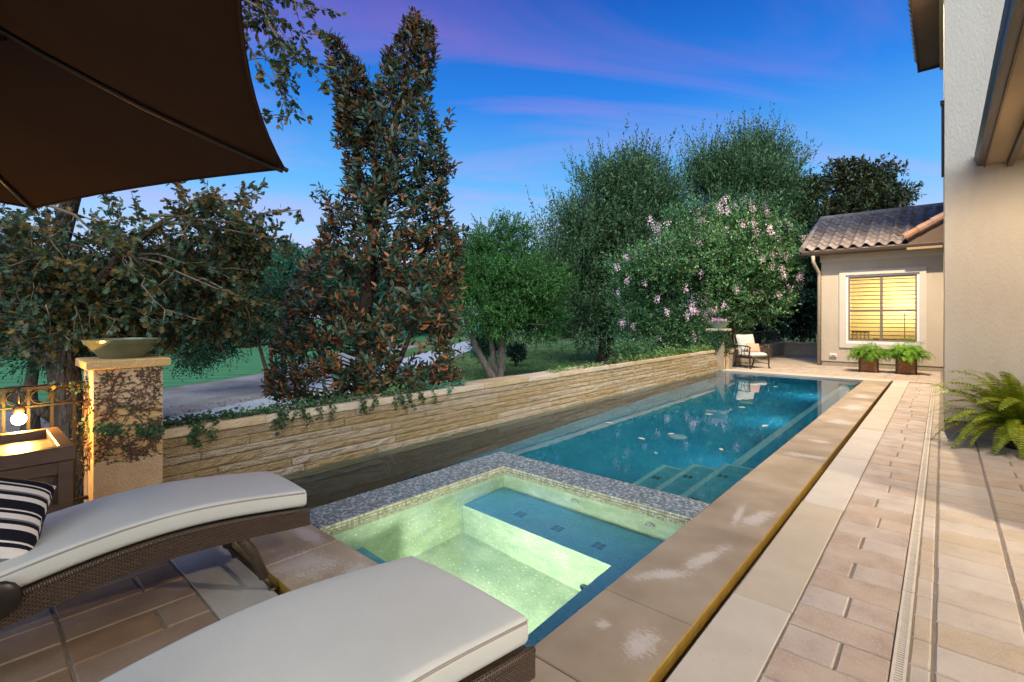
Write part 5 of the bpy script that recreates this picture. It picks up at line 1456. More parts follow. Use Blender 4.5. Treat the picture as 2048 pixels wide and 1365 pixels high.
leaf_obj('blossom', T_DIA, q, RNG.normal(size=q.shape), RNG.normal(size=q.shape), RNG.uniform(.025, .05, len(q)), .9, M['petal_pink'], t6, 'stuff')
# glossy evergreen behind the guest house roof
d7 = 36
tree('evergreen_tree', 'rounded dark glossy evergreen rising behind the guest house roof', 'tree', Vector((*PD(1700, 640, d7).xy, ZG)), pblobs([(1730, 395, 62, 50), (1775, 400, 42, 38), (1690, 360, 42, 34), (1740, 350, 40, 26), (1700, 430, 55, 45), (1605, 390, 45, 36), (1590, 440, 45, 45), (1640, 450, 45, 50), (1620, 510, 60, 60), (1780, 440, 30, 22), (1700, 500, 110, 60)], d7),
     'leaf_glossy', dict(n=7000, length=.5, upv=.3, k=12, size=.25, spread=.8, inner=.5, jit=.5), [[PD(1700, 700, d7), PD(1705, 520, d7), PD(1720, 400, d7)], [PD(1690, 700, d7), PD(1650, 520, d7), PD(1605, 420, d7)]], .3, 'bark', T_DIA, .5, tips=14)
# dark trees behind the side terrace
for (lab, bl_, d_, n_) in (('dark leafy tree behind the terrace fence', [(1520, 610, 62, 70), (1500, 560, 50, 50), (1480, 640, 40, 40)], 25.5, 4600),
                           ('very dark evergreen between the terrace fence and the guest house', [(1600, 575, 52, 95), (1590, 640, 48, 45), (1625, 520, 38, 60)], 27.0, 5000)):
    bb = pblobs(bl_, d_)
    tree('dark_tree', lab, 'tree', Vector((bb[0][0][0], bb[0][0][1], ZG)), bb, 'leaf_dark', dict(n=n_, length=.5, upv=.3, k=12, size=.17, spread=.6, inner=.3), [[Vector((bb[0][0][0], bb[0][0][1], ZG)), Vector(bb[0][0])]], .16, 'bark', T_DIA, .5, tips=8)
# far trees, left to right
fars = [(-40, 600, 100, 75, 62), (95, 585, 90, 70, 66), (230, 595, 95, 70, 60), (330, 570, 80, 75, 58), (430, 575, 75, 70, 55), (505, 545, 52, 68, 47), (575, 560, 60, 72, 43), (650, 560, 60, 70, 50), (735, 580, 70, 66, 60), (820, 590, 65, 62, 70), (895, 575, 60, 70, 64), (860, 640, 60, 26, 80), (1085, 600, 60, 60, 75), (1165, 615, 50, 42, 95), (1240, 620, 60, 36, 110)]
where = ['at the far left edge of the fairway', 'second from the left across the fairway', 'across the fairway behind the olive bowl', 'across the fairway right of the olive bowl', 'on the far fairway left of the twin stemmed tree', 'teal green, directly above the twin stemmed tree', 'teal green and tallest of the far row beside the magnolia', 'seen through the left side of the magnolia', 'seen through the middle of the magnolia', 'seen through the right side of the magnolia', 'between the magnolia and the bright cedar', 'low one beyond the bend of the cart path', 'between the bright cedar and the feathery oak', 'far off behind the feathery oak', 'farthest, behind the flowering tree']
for (x, y, rx, ry, d_), wlab in zip(fars, where):
    bb = pblobs([(x, y, rx * .75, ry * .75), (x - rx * .45, y + ry * .35, rx * .5, ry * .5), (x + rx * .45, y + ry * .3, rx * .5, ry * .5), (x + rx * .2, y - ry * .5, rx * .42, ry * .42), (x - rx * .2, y - ry * .42, rx * .38, ry * .4)], d_)
    bs = Vector((bb[0][0][0], bb[0][0][1], ZG))
    tree('distant_tree', 'distant leafy tree ' + wlab, 'tree', bs, bb, 'leaf_far', dict(n=2600, length=.013 * d_ + .3, upv=.6, k=10, size=.0062 * d_, spread=.6, inner=.3), [[bs, Vector(bb[0][0])]], .2, 'bark', T_DIA, .5, 'trees across the fairway', tips=5)
# dark cedar behind the railing and the slim twin stemmed tree
d8 = 10.5
tree('cedar_tree', 'dark green cedar spreading low behind the olive bowl', 'tree', (*PD(60, 700, d8).xy, ZG), pblobs([(60, 640, 150, 85), (210, 600, 130, 80), (-40, 560, 120, 90), (330, 590, 90, 60, .5), (120, 700, 90, 42), (300, 660, 90, 45)], d8),
     'leaf_cedar_dark', dict(n=9500, length=.30, upv=.15, k=11, size=.085, spread=.5, inner=.35), [[(*PD(60, 700, d8).xy, ZG), PD(70, 720, d8), PD(90, 620, d8)]], .14, 'bark', T_DIA, .35, tips=16)
d9 = 16.5
tree('slim_tree', 'slim twin stemmed tree on the gravel left of the magnolia', 'tree', G(535, 792, ZG), pblobs([(500, 640, 85, 48), (420, 690, 60, 32), (560, 600, 70, 50), (450, 650, 60, 40), (380, 715, 40, 20)], d9),
     'leaf_cedar_dark', dict(n=3200, length=.4, upv=.0, k=10, size=.10, spread=.6, inner=.2, droop=.3), [[G(534, 792, ZG), PD(533, 740, d9), PD(518, 690, d9), PD(505, 640, d9)], [G(544, 790, ZG), PD(546, 740, d9), PD(540, 690, d9), PD(560, 620, d9)]], .085, 'bark', T_DIA, .4, tips=16)
tree('slim_tree', 'slim dark tree on the gravel half hidden by the magnolia', 'tree', G(564, 781, ZG), pblobs([(570, 640, 60, 60), (590, 690, 40, 40)], 17.6),
     'leaf_cedar_dark', dict(n=500, length=.4, upv=.1, k=10, size=.08, spread=.6, inner=.2), [[G(564, 781, ZG), PD(566, 720, 17.6), PD(572, 650, 17.6)]], .13, 'bark', T_DIA, .4, tips=8)
# shrubs on the lawn and by the wall
def shrub(label, blobs, mat, n, length, size, tm=T_DIA, width=.5, upv=.4, cat='shrub', name='shrub', k=10):
    b0 = blobs[0]; t = thing(name, label, cat, (b0[0][0], b0[0][1], ZG))
    mb = MB()
    for i in range(7):
        c, r_ = blobs[i % len(blobs)]
        mb.tube(wob((b0[0][0] + rnd.uniform(-.05, .05), b0[0][1] + rnd.uniform(-.05, .05), ZG), Vector(c) + Vector((rnd.uniform(-1, 1) * r_[0], rnd.uniform(-1, 1) * r_[1], rnd.uniform(-.2, .6) * r_[2])) * .7, 4, .06), [.02, .016, .012, .009, .005], 6)
    mb.build('stems', M['bark'], t, True)
    leaf_obj('foliage', tm, *twigs(blobs, n=n, length=length, upv=upv, k=k, size=size, spread=.6, inner=.2), width, M[mat], t, 'stuff'); return t
shrub('round dark shrub on the lawn right behind the bright cedar', pblobs([(1032, 705, 20, 14)], 26), 'leaf_dark', 500, .3, .12)
shrub('spiky pale green shrub left of the bright cedar stems', pblobs([(972, 690, 18, 26)], 23), 'leaf_far', 420, .55, .30, T_DIA, .12, .7)
shrub('low dark bush under the flowering tree beside the wall end', pblobs([(1290, 715, 70, 22), (1370, 705, 60, 25)], 16.0), 'leaf_myrtle', 900, .3, .08)
# ================================================================== magnolia
MAG = [(22, 818, 842), (60, 800, 872), (100, 770, 878), (135, 757, 870), (170, 730, 868), (200, 700, 866), (260, 672, 885), (320, 690, 905), (380, 680, 900), (430, 640, 905), (480, 630, 930), (530, 598, 932), (580, 570, 925), (640, 552, 928), (700, 540, 926), (750, 530, 924), (800, 545, 890)]
MAG2 = [(72, 648, 676), (100, 648, 702), (135, 650, 735), (180, 664, 742), (230, 668, 760), (280, 660, 760)]
dm = 7.0
mag = thing('magnolia_tree', 'tall magnolia with glossy leaves and rust coloured undersides just beyond the wall', 'tree', (*PD(722, 800, dm).xy, ZG))
def prof_sample(prof, n):
    ys = np.array([p[0] for p in prof]); xl = np.array([p[1] for p in prof]); xr = np.array([p[2] for p in prof])
    out = []
    while len(out) < n:
        y = RNG.uniform(ys[0], ys[-1]); a, b = np.interp(y, ys, xl) + 5, np.interp(y, ys, xr) - 6
        if RNG.random() > (b - a) / 380 + .10: continue
        e = RNG.beta(.95, .95); x = a + (b - a) * e
        # a few open windows in the crown
        hole = min(((x - hx) / hw) ** 2 + ((y - hy) / hh) ** 2 for hx, hy, hw, hh in ((745, 580, 34, 52), (835, 690, 40, 45), (700, 700, 18, 30), (640, 770, 30, 22), (790, 420, 14, 40), (735, 330, 12, 24), (660, 560, 18, 20), (770, 770, 26, 24), (860, 560, 16, 26)))
        if hole < 1 and RNG.random() < .9: continue
        hwid = max(.12, (b - a) / 2 * dm / FPX); f = math.sqrt(max(.05, 1 - (2 * e - 1) ** 2))
        out.append((np.array(PD(x, y, dm + RNG.uniform(-1, 1) * hwid * f * .85)), e * 2 - 1))
    return out
cl_ = prof_sample(MAG, 2000) + [(c_, 9.0) for c_, _ in prof_sample(MAG2, 230)]
for (x, y) in ((655, 68), (832, 22), (636, 372), (628, 385), (645, 380), (652, 395), (640, 400), (660, 410), (668, 440), (926, 455), (934, 462), (915, 470), (905, 480), (900, 225), (898, 240), (890, 250), (548, 775), (540, 790), (556, 800), (925, 740), (918, 752), (900, 760), (910, 330), (528, 770), (536, 745)): cl_.append((np.array(PD(x, y, dm + RNG.uniform(-.15, .15))), np.sign(x - 740) * .9))
axis_pts = [PD(722, 812, dm), PD(728, 650, dm), PD(745, 480, dm), PD(775, 320, dm), PD(815, 150, dm), PD(832, 30, dm)]
def on_axis(z):
    for a, b in zip(axis_pts[:-1], axis_pts[1:]):
        if a.z <= z <= b.z: return a.lerp(b, (z - a.z) / (b.z - a.z))
    return axis_pts[0] if z < axis_pts[0].z else axis_pts[-1]
mb = MB(); base_ = Vector((*PD(722, 800, dm).xy, ZG))
mb.tube([base_] + axis_pts, [.13, .115, .10, .08, .055, .03, .008], 10)
mb.tube([axis_pts[2], PD(725, 380, dm), PD(695, 230, dm), PD(662, 80, dm)], [.06, .045, .028, .006], 8)
mb.tube([base_ + Vector((.15, .1, 0)), PD(760, 790, dm - .1), PD(800, 720, dm - .15), PD(850, 600, dm - .2)], [.06, .05, .04, .015], 8)
mb.tube([base_ + Vector((-.15, -.2, 0)), PD(690, 790, dm), PD(655, 730, dm), PD(605, 640, dm)], [.055, .045, .032, .012], 8)
mb.build('trunk', M['bark'], mag, True)
mb = MB(); pos = []; ax_ = []; up_ = []
for (c, e) in cl_:
    cv = Vector(c); o_ = on_axis(cv.z - RNG.uniform(.15, .45))
    dirv = (cv - o_); 
    if e < 5 and cv.z < 4.3 and RNG.random() < .14: mb.tube(wob(o_, cv - (cv - o_) * .06 - Vector((0, 0, .05)), 4, .05), [.014, .011, .008, .006, .004], 5)
    d_ = np.array(unit(np.array(dirv)[None])[0]) * .55 + np.array([0, 0, .75]) + RNG.normal(size=3) * .35; d_ = unit(d_[None])[0]
    n = int(RNG.integers(7, 12)); th = RNG.uniform(0, 6.28)
    t1 = unit(np.cross(d_, [0.3, .2, 1.0])[None])[0]; t2 = np.cross(d_, t1)
    for k in range(n):
        a = th + k * 2.4; sp_ = RNG.uniform(.35, 1.35); rad = t1 * math.cos(a) + t2 * math.sin(a)
        la = unit((d_ * math.cos(sp_) + rad * math.sin(sp_) - np.array([0, 0, .18 * sp_]))[None])[0]
        pos.append(c - d_ * .02 * k + rad * .008); ax_.append(la); hf = min(1, max(0, (c[2] - .8) / 3.2)); up_.append((d_ * .9 - rad * .25 + np.array([.55, -.75, .1]) * (.25 + .75 * hf) + RNG.normal(size=3) * .25) * (-1 if RNG.random() < .08 + .30 * (1 - hf) else 1))
mb.build('branches', M['bark'], mag, True)
pos = np.array(pos); ax_ = np.array(ax_); up_ = np.array(up_); sz = RNG.uniform(.080, .140, len(pos))
dep = -pos[:, 0] * SN + pos[:, 1] * CS
front = np.argsort(dep / (sz / .13))[:1500]
pick = RNG.choice(front, 300, replace=False)
rest = np.setdiff1d(np.arange(len(pos)), pick)
leaf_obj('foliage', T_LANCE, pos[rest], ax_[rest], up_[rest], sz[rest], .42, M['leaf_magnolia'], mag, 'stuff')
def leaf_parts(tmpl, width, mat, parent, pos, ax_, up_, sz, idx):
    V, F = tmpl
    me = np_mesh('leaf', V * np.array([1, width, 1]), F, mat)
    r0 = np.array(root_of(parent).location)
    for i in idx:
        x = unit(ax_[i][None])[0]; y = unit(np.cross(up_[i], x)[None])[0]; z = np.cross(x, y)
        Mx = Matrix(((x[0], y[0], z[0], pos[i][0] - r0[0]), (x[1], y[1], z[1], pos[i][1] - r0[1]), (x[2], y[2], z[2], pos[i][2] - r0[2]), (0, 0, 0, 1)))
        o = link('leaf', me, parent); o.matrix_local = Mx @ Matrix.Scale(float(sz[i]), 4)
leaf_parts(T_LANCE, .42, M['leaf_magnolia'], mag, pos, ax_, up_, sz, pick)

# ================================================================== oak arching over from the left
do = 4.9
oak = thing('oak_tree', 'spreading oak with lobed leaves some turned brown behind the railing at left', 'tree', (*PD(150, 930, 5.2).xy, ZG))
ob_ = Vector((*PD(150, 930, 5.2).xy, ZG))
mb = MB()
mb.tube([ob_, PD(148, 900, 5.2), PD(136, 820, 5.2), PD(128, 740, 5.2), PD(118, 660, 5.25)], [.19, .155, .135, .14, .115], 14)
mb.tube([PD(140, 850, 5.2), PD(100, 828, 5.15), PD(55, 805, 5.1), PD(10, 790, 5.0)], [.085, .07, .058, .04], 10)
mb.tube([PD(130, 750, 5.2), PD(95, 722, 5.15), PD(40, 680, 5.1), PD(-30, 600, 5.0)], [.08, .062, .05, .03], 10)
mb.tube([PD(122, 680, 5.25), PD(180, 590, 5.1), PD(250, 500, 4.8), PD(330, 440, 4.6)], [.09, .065, .042, .022], 9)
mb.tube([PD(118, 660, 5.25), PD(110, 520, 5.2), PD(160, 330, 5.0), PD(330, 120, 4.8), PD(470, -40, 4.7)], [.105, .09, .075, .05, .03], 10)
mb.tube([PD(126, 715, 5.2), PD(160, 690, 5.3), PD(176, 640, 5.4)], [.04, .03, .02], 7)
mb.build('trunk', M['bark'], oak, True)
btips = [((250, 500), (420, 535)), ((100, 412), (380, 540)), ((180, 430), (240, 470)), ((330, 440), (520, 395)), ((300, 430), (600, 420)), ((330, 440), (450, 390)), ((330, 440), (560, 480)), ((250, 500), (470, 590)), ((250, 500), (330, 620)), ((180, 590), (130, 520)), ((120, 600), (40, 500)), ((330, 430), (480, 450)), ((110, 560), (230, 640)), ((100, 470), (10, 470)), ((300, 520), (540, 610)),
         ((470, -40), (600, 150)), ((470, -40), (640, 165)), ((470, -40), (580, 60)), ((470, -20), (560, 230)), ((470, -40), (610, 10)), ((330, 120), (545, 120)), ((470, -40), (575, 225))]
mb = MB(); pos = []; ax_ = []; up_ = []
def oak_leaves(pts, n, s0=.15):
    for k in range(n):
        s_ = RNG.uniform(s0, 1.0) * (len(pts) - 1); i = min(int(s_), len(pts) - 2); p = pts[i].lerp(pts[i + 1], s_ - i); t_ = (pts[i + 1] - pts[i]).normalized()
        a = np.array(t_) * .6 + RNG.normal(size=3) * .6 + np.array([0, 0, -.15])
        pos.append(np.array(p) + RNG.normal(size=3) * .012); ax_.append(a); up_.append(RNG.normal(size=3) * .6 + np.array([0, 0, 1]))
for (a, b) in btips:
    d1, d2 = 4.8 + rnd.uniform(-.2, .3), 4.5 + rnd.uniform(-.5, .5)
    pts = wob(PD(*a, d1), PD(*b, d2), 6, .05); mb.tube(pts, [.016, .013, .011, .009, .007, .005, .003], 6)
    oak_leaves(pts, 26, .3)
    for q in range(9):
        i = rnd.randint(1, 6); s = pts[i]; L_ = rnd.uniform(.18, .42); d_ = ((pts[min(i + 1, 6)] - pts[i - 1]).normalized() * .8 + Vector((rnd.uniform(-1, 1), rnd.uniform(-1, 1), rnd.uniform(-.7, .7)))).normalized()
        tw2 = wob(s, s + d_ * L_, 4, .05); mb.tube(tw2, [.006, .005, .004, .003, .002], 5); oak_leaves(tw2, 15, .15)
crown_b = pblobs([(140, 520, 230, 90), (330, 500, 170, 90), (430, 540, 110, 80, .2), (60, 600, 160, 70, .3), (300, 610, 160, 55, .2), (480, 480, 60, 45), (-60, 480, 150, 120), (110, 655, 150, 55, .2), (280, 645, 150, 45, .3), (430, 620, 90, 45, .3), (120, 640, 120, 60, -.6), (70, 560, 110, 60, -.6)], 5.3)
w_ = RNG.choice(len(crown_b), 1500)
for i in w_:
    c, r_ = crown_b[i]; u = unit(RNG.normal(size=3)); p = Vector(np.array(c) + u * np.array(r_) * np.array([.9, .9, 1.0]) * RNG.uniform(.3, 1))
    d_ = Vector(RNG.normal(size=3) + np.array([.3, .2, 0])).normalized(); tw2 = wob(p, p + d_ * rnd.uniform(.2, .45), 4, .06); mb.tube(tw2, [.006, .005, .004, .003, .002], 5); oak_leaves(tw2, 15, .1)
mb.build('branches', M['twig'], oak, True)
pos = np.array(pos); ax_ = np.array(ax_); up_ = np.array(up_); sz = RNG.uniform(.045, .085, len(pos))
dep = -pos[:, 0] * SN + pos[:, 1] * CS
pick = RNG.choice(np.argsort(dep)[:1400], 300, replace=False); rest = np.setdiff1d(np.arange(len(pos)), pick)
leaf_obj('foliage', T_OAK, pos[rest], ax_[rest], up_[rest], sz[rest], .85, M['leaf_oak'], oak, 'stuff')
leaf_parts(T_OAK, .85, M['leaf_oak'], oak, pos, ax_, up_, sz, pick)

# ================================================================== climbing vines and ivy
def vine_walk(p, d, n, step, plane, lim):
    pts = [Vector(p)]; a = d
    for i in range(n):
        a += rnd.uniform(-.55, .55)
        q = pts[-1] + (Vector((0, math.cos(a), math.sin(a))) if plane == 'x' else Vector((math.cos(a), 0, math.sin(a)))) * step
        u = q.y if plane == 'x' else q.x
        if not (lim[0] < u < lim[1] and lim[2] < q.z < lim[3]): break
        pts.append(q)
    return pts
iv = thing('climbing_vine', 'mostly bare brown creeper spread over the near pillar face', 'vine', (-4.71, .86, 0))
mb = MB(); pos = []; ax_ = []; up_ = []; bare = []
def add_vine(pts, plane, r0=.0032):
    if len(pts) < 3: return
    off = Vector((.004, 0, 0)) if plane == 'x' else Vector((0, -.004, 0))
    pts = [p + off for p in pts]
    mb.tube(pts, [r0 * (1 - .6 * i / len(pts)) for i in range(len(pts))], 5)
    for p in pts:
        if rnd.random() < .45: bare.append(np.array(p + off))
        if (abs(p.z - (.66 - (p.y - .70) * .22)) < .045 and rnd.random() < .8) or rnd.random() < .02: pos.append(np.array(p + off * 1.5))
lim = (.652, 1.07, .38, 1.10)
for k in range(105):
    z = rnd.choice((.45, .5, .55, .6, .65, .7, .75, .82, .9, 1.0, 1.07)); y = rnd.choice((.655, 1.065, rnd.uniform(.66, 1.06)))
    if z < .42: continue
    pts = vine_walk((-4.719, y, z + rnd.uniform(-.04, .04)), rnd.choice((0, PI)) + rnd.uniform(-.5, .5), rnd.randint(8, 26), .016, 'x', lim)
    add_vine(pts, 'x')
    for j in range(rnd.randint(1, 3)):
        if len(pts) > 4:
            s = rnd.choice(pts); add_vine(vine_walk(s, rnd.uniform(0, 6.28), rnd.randint(4, 10), .013, 'x', lim), 'x', .0022)
lim2 = (-5.145, -4.725, .25, 1.10)
for k in range(22):
    add_vine(vine_walk((rnd.uniform(-5.1, -4.74), .645, rnd.uniform(.3, 1.0)), rnd.uniform(.3, 2.8), rnd.randint(8, 22), .016, 'y', lim2), 'y')
mb.build('stems', M['vine_twig'], iv, True)
bare = np.array(bare); n_ = len(bare)
leaf_obj('dry_leaves', T_DIA, bare, RNG.normal(size=(n_, 3)) * np.array([.5, 1, 1]), np.tile([1.0, 0, .2], (n_, 1)), RNG.uniform(.012, .024, n_), .8, M['vine_twig'], iv, 'stuff')
pos = np.array(pos); n_ = len(pos)
leaf_obj('leaves', T_DIA, pos + np.array([.006, 0, 0]), RNG.normal(size=(n_, 3)) * np.array([.3, 1, 1]), np.tile([1.0, -.2, .3], (n_, 1)) + RNG.normal(size=(n_, 3)) * .3, RNG.uniform(.022, .036, n_), .85, M['leaf_ivy'], iv, 'stuff')
# trailing ivy on the wall cap and over its edge
def ivy_patch(label, segs, mat, n, size, over):
    t = thing('trailing_ivy', label, 'ivy', (wx(.48) - .1, (segs[0][0] + segs[0][1]) / 2, .56))
    mb = MB(); pp = []; upx = []
    for (ya, yb, den, hgt) in segs:
        m = int(n * den * (yb - ya))
        for k in range(m):
            y = rnd.uniform(ya, yb); c = noise.noise(Vector((y * 2.2, 3.3, .5)))
            x = wx(.48) - .02 - abs(rnd.gauss(0, 1)) * .11
            pp.append((x, y, .562 + abs(rnd.gauss(0, 1)) * hgt * (1 + c))); upx.append((.3, -.2, 1))
        for k in range(int(over * (yb - ya))):
            y = rnd.uniform(ya, yb); L_ = rnd.uniform(.04, .17); pts = [Vector((wx(.48) - .02, y, .570)), Vector((wx(.48) + .045, y, .567))]
            a = 0
            while pts[-1].z > .56 - L_: a += rnd.uniform(-.5, .5); pts.append(pts[-1] + Vector((rnd.uniform(-.001, .002), math.sin(a) * .016, -.018)))
            mb.tube(pts, .0028, 5)
            for p in pts[1:]:
                for j in range(2): pp.append((p.x + .012, p.y + rnd.uniform(-.018, .018), p.z + rnd.uniform(-.01, .01))); upx.append((1, -.2, .3))
    if mb.v: mb.build('runners', M['vine_twig'], t, True)['kind'] = 'stuff'
    pp = np.array(pp); nn = len(pp); upx = np.array(upx) + RNG.normal(size=(nn, 3)) * .45
    leaf_obj('leaves', T_DIA, pp, RNG.normal(size=(nn, 3)) * np.array([1, 1, .5]), upx, RNG.uniform(.7, 1.3, nn) * size, .9, M[mat], t, 'stuff')
    return t
ivy_patch('dark ivy trailing over the near end of the wall cap', [(1.09, 2.2, 1.0, .028), (2.2, 3.0, .9, .03), (3.0, 4.1, .55, .02)], 'leaf_ivy', 560, .036, 9)
ivy_patch('sparse pale vine tufts on the wall cap below the magnolia', [(3.9, 4.6, .5, .05)], 'leaf_far', 420, .05, 2)
ivy_patch('light green vine along the far half of the wall cap', [(6.5, 8.4, .28, .03), (8.4, 11.0, .8, .06), (11.0, 14.1, 1.1, .08)], 'leaf_ivy_light', 330, .055, 0)
i2 = thing('pillar_ivy', 'dense small leaved ivy wrapping the far pillar', 'ivy', (-4.83, 14.44, 0))
pp = []; uu = []
for k in range(2600):
    f = rnd.random(); z = 1.12 - abs(rnd.gauss(0, 1)) * .36
    if f < .62: p = (rnd.uniform(-5.09, -4.60), 14.205 - rnd.uniform(0, .05), z); u = (0, -1, .4); zmin = .38 + .5 * max(0, (p[0] + 4.85) / .25)
    else: p = (-4.60 + rnd.uniform(0, .045), rnd.uniform(14.2, 14.68), z); u = (1, 0, .4); zmin = .32 + .2 * math.sin(p[1] * 23)
    if z > zmin: pp.append(p); uu.append(u)
pp = np.array(pp); nn = len(pp)
leaf_obj('leaves', T_DIA, pp, RNG.normal(size=(nn, 3)) + np.array([0, 0, -.4]), np.array(uu) + RNG.normal(size=(nn, 3)) * .4, RNG.uniform(.03, .055, nn), .85, M['leaf_ivy'], i2, 'stuff')
mb = MB()
for k in range(14): mb.tube(vine_walk((rnd.uniform(-5.0, -4.65), 14.212, .1), PI / 2 + rnd.uniform(-.4, .4), 40, .025, 'y', (-5.05, -4.61, 0, 1.1)) or [], .006, 5) if False else None
mb.tube([(-4.9, 14.21, -.02), (-4.88, 14.205, .3), (-4.92, 14.205, .6), (-4.86, 14.205, .95)], .012, 6); mb.tube([(-4.605, 14.3, .0), (-4.603, 14.36, .4), (-4.603, 14.4, .9)], .010, 6); mb.build('stems', M['bark'], i2, True)
# railing vine leaves
rv_ = thing('railing_vine', 'thin autumn coloured vine tangled on the iron railing', 'vine', (-4.90, .4, 1.0))
pp = np.array([(-4.92 + rnd.uniform(-.03, .04), .64 - abs(rnd.gauss(0, 1)) * .17, 1.0 - abs(rnd.gauss(0, 1)) * .03) for k in range(70)] + [(-4.95 + rnd.uniform(-.04, .03), .61 + rnd.uniform(-.05, .03), rnd.uniform(.25, .98)) for k in range(80)]); nn = len(pp)
leaf_obj('leaves', T_DIA, pp, RNG.normal(size=(nn, 3)), RNG.normal(size=(nn, 3)) * .5 + np.array([1, 0, .4]), RNG.uniform(.02, .04, nn), .8, M['leaf_oak'], rv_, 'stuff')
mb = MB(); mb.tube(wob((-4.93, .2, 1.005), (-4.93, .64, 1.003), 8, .02), .003, 5); mb.tube(wob((-4.94, .61, .2), (-4.94, .62, 1.0), 8, .03), .003, 5); mb.build('stems', M['vine_twig'], rv_, True)

# flowers in the far bowl
for bname, parent in (('flowers', bowl_far),):
    c = np.array(parent.location) + np.array([0, 0, .15]); n_ = 420
    u = RNG.normal(size=(n_, 3)) * np.array([.11, .11, .03]); p = c + u + np.array([0, 0, .075])
    leaf_obj('blossoms', T_DIA, p, RNG.normal(size=(n_, 3)), RNG.normal(size=(n_, 3)) + np.array([0, 0, 1.5]), RNG.uniform(.025, .045, n_), .95, M['petal_mauve'], parent, 'stuff')
    n_ = 260; leaf_obj('leaves', T_DIA, c + RNG.normal(size=(n_, 3)) * np.array([.11, .11, .03]) + np.array([0, 0, .02]), RNG.normal(size=(n_, 3)), RNG.normal(size=(n_, 3)) + np.array([0, 0, 1.5]), RNG.uniform(.03, .06, n_), .6, M['leaf_fern_green'], parent, 'stuff')
    n_ = 90; leaf_obj('pale_blossoms', T_DIA, c + RNG.normal(size=(n_, 3)) * np.array([.12, .12, .03]) + np.array([0, 0, .085]), RNG.normal(size=(n_, 3)), RNG.normal(size=(n_, 3)) + np.array([0, 0, 1.5]), RNG.uniform(.025, .04, n_), .95, M['petal_white'], parent, 'stuff')

# ================================================================== potted ferns
def frond_mesh(L_, np_, wmax, arch, mat, name='frond', seed=0):
    V = []; F = []
    r_ = np.random.default_rng(seed)
    path = []
    a = arch[0]; x = z = 0
    for i in range(np_ + 1):
        t = i / np_; path.append((x, z, a)); s = L_ / np_
        x += math.cos(a) * s; z += math.sin(a) * s; a = arch[0] + (arch[1] - arch[0]) * (t ** 1.25)
    for i, (x, z, a) in enumerate(path):
        t = i / np_
        wl_ = wmax * (math.sin(PI * min(1, (t * .92 + .06))) ** .55) * (1 if t < .97 else .5)
        for sg in (-1, 1):
            if i < 2: continue
            dx = .25 * wl_; hw_ = min(.012, L_ / np_ * .38)
            dz = -.22 * wl_ + r_.uniform(-.10, .10) * wl_
            b = len(V); ca, sa = math.cos(a), math.sin(a)
            tip = (x + ca * dx, sg * wl_, z + sa * dx + dz); md = (x + ca * dx * .5, sg * wl_ * .5, z + sa * dx * .5 + dz * .3)
            V += [(x - ca * hw_ * .6, 0, z - sa * hw_ * .6), (md[0] - ca * hw_, md[1], md[2] - sa * hw_), tip, (md[0] + ca * hw_, md[1], md[2] + sa * hw_), (x + ca * hw_ * .6, 0, z + sa * hw_ * .6)]
            F += [(b, b + 1, b + 3), (b + 1, b + 2, b + 3), (b, b + 3, b + 4)] if sg > 0 else [(b, b + 3, b + 1), (b + 1, b + 3, b + 2), (b, b + 4, b + 3)]
    for i in range(np_):
        (x, z, a), (x2, z2, _) = path[i], path[i + 1]; b = len(V); w_ = .003 * (1 - i / np_) + .001
        V += [(x, -w_, z + .001), (x, w_, z + .001), (x2, w_, z2 + .001), (x2, -w_, z2 + .001)]; F += [(b, b + 1, b + 2), (b, b + 2, b + 3)]
    return np_mesh(name, np.array(V), np.array(F), mat)
fn = thing('potted_fern', 'large yellow green sword fern in a dark round pot by the house wall', 'fern', (.66, 8.02, 0))
mb = MB(); mb.lathe([(.001, 0), (.15, 0), (.19, .08), (.215, .20), (.205, .25), (.215, .27), (.19, .27), (.18, .22), (.001, .21)], 30); mb.build('pot', M['pot_dark'], fn, True, world=False)
vars_ = [frond_mesh(rnd.uniform(.72, 1.0), 30, .070, (R(rnd.uniform(35, 84)), R(rnd.uniform(-60, 0))), M['leaf_fern'], seed=i) for i in range(9)]
low_ = [frond_mesh(rnd.uniform(.55, .85), 26, .070, (R(rnd.uniform(5, 35)), R(rnd.uniform(-95, -50))), M['leaf_fern'], seed=20 + i) for i in range(7)]
for k in range(150):
    a = k * 2.399 + rnd.uniform(-.2, .2); lo = k % 5 < 2
    link('frond', rnd.choice(low_ if lo else vars_), fn, (math.cos(a) * .08, math.sin(a) * .08, .23 + rnd.uniform(0, .05)), (rnd.uniform(-.35, .35), rnd.uniform(-.35, .35), a), (1, 1, 1) if math.sin(a) < .25 else (.55, .7, 1))
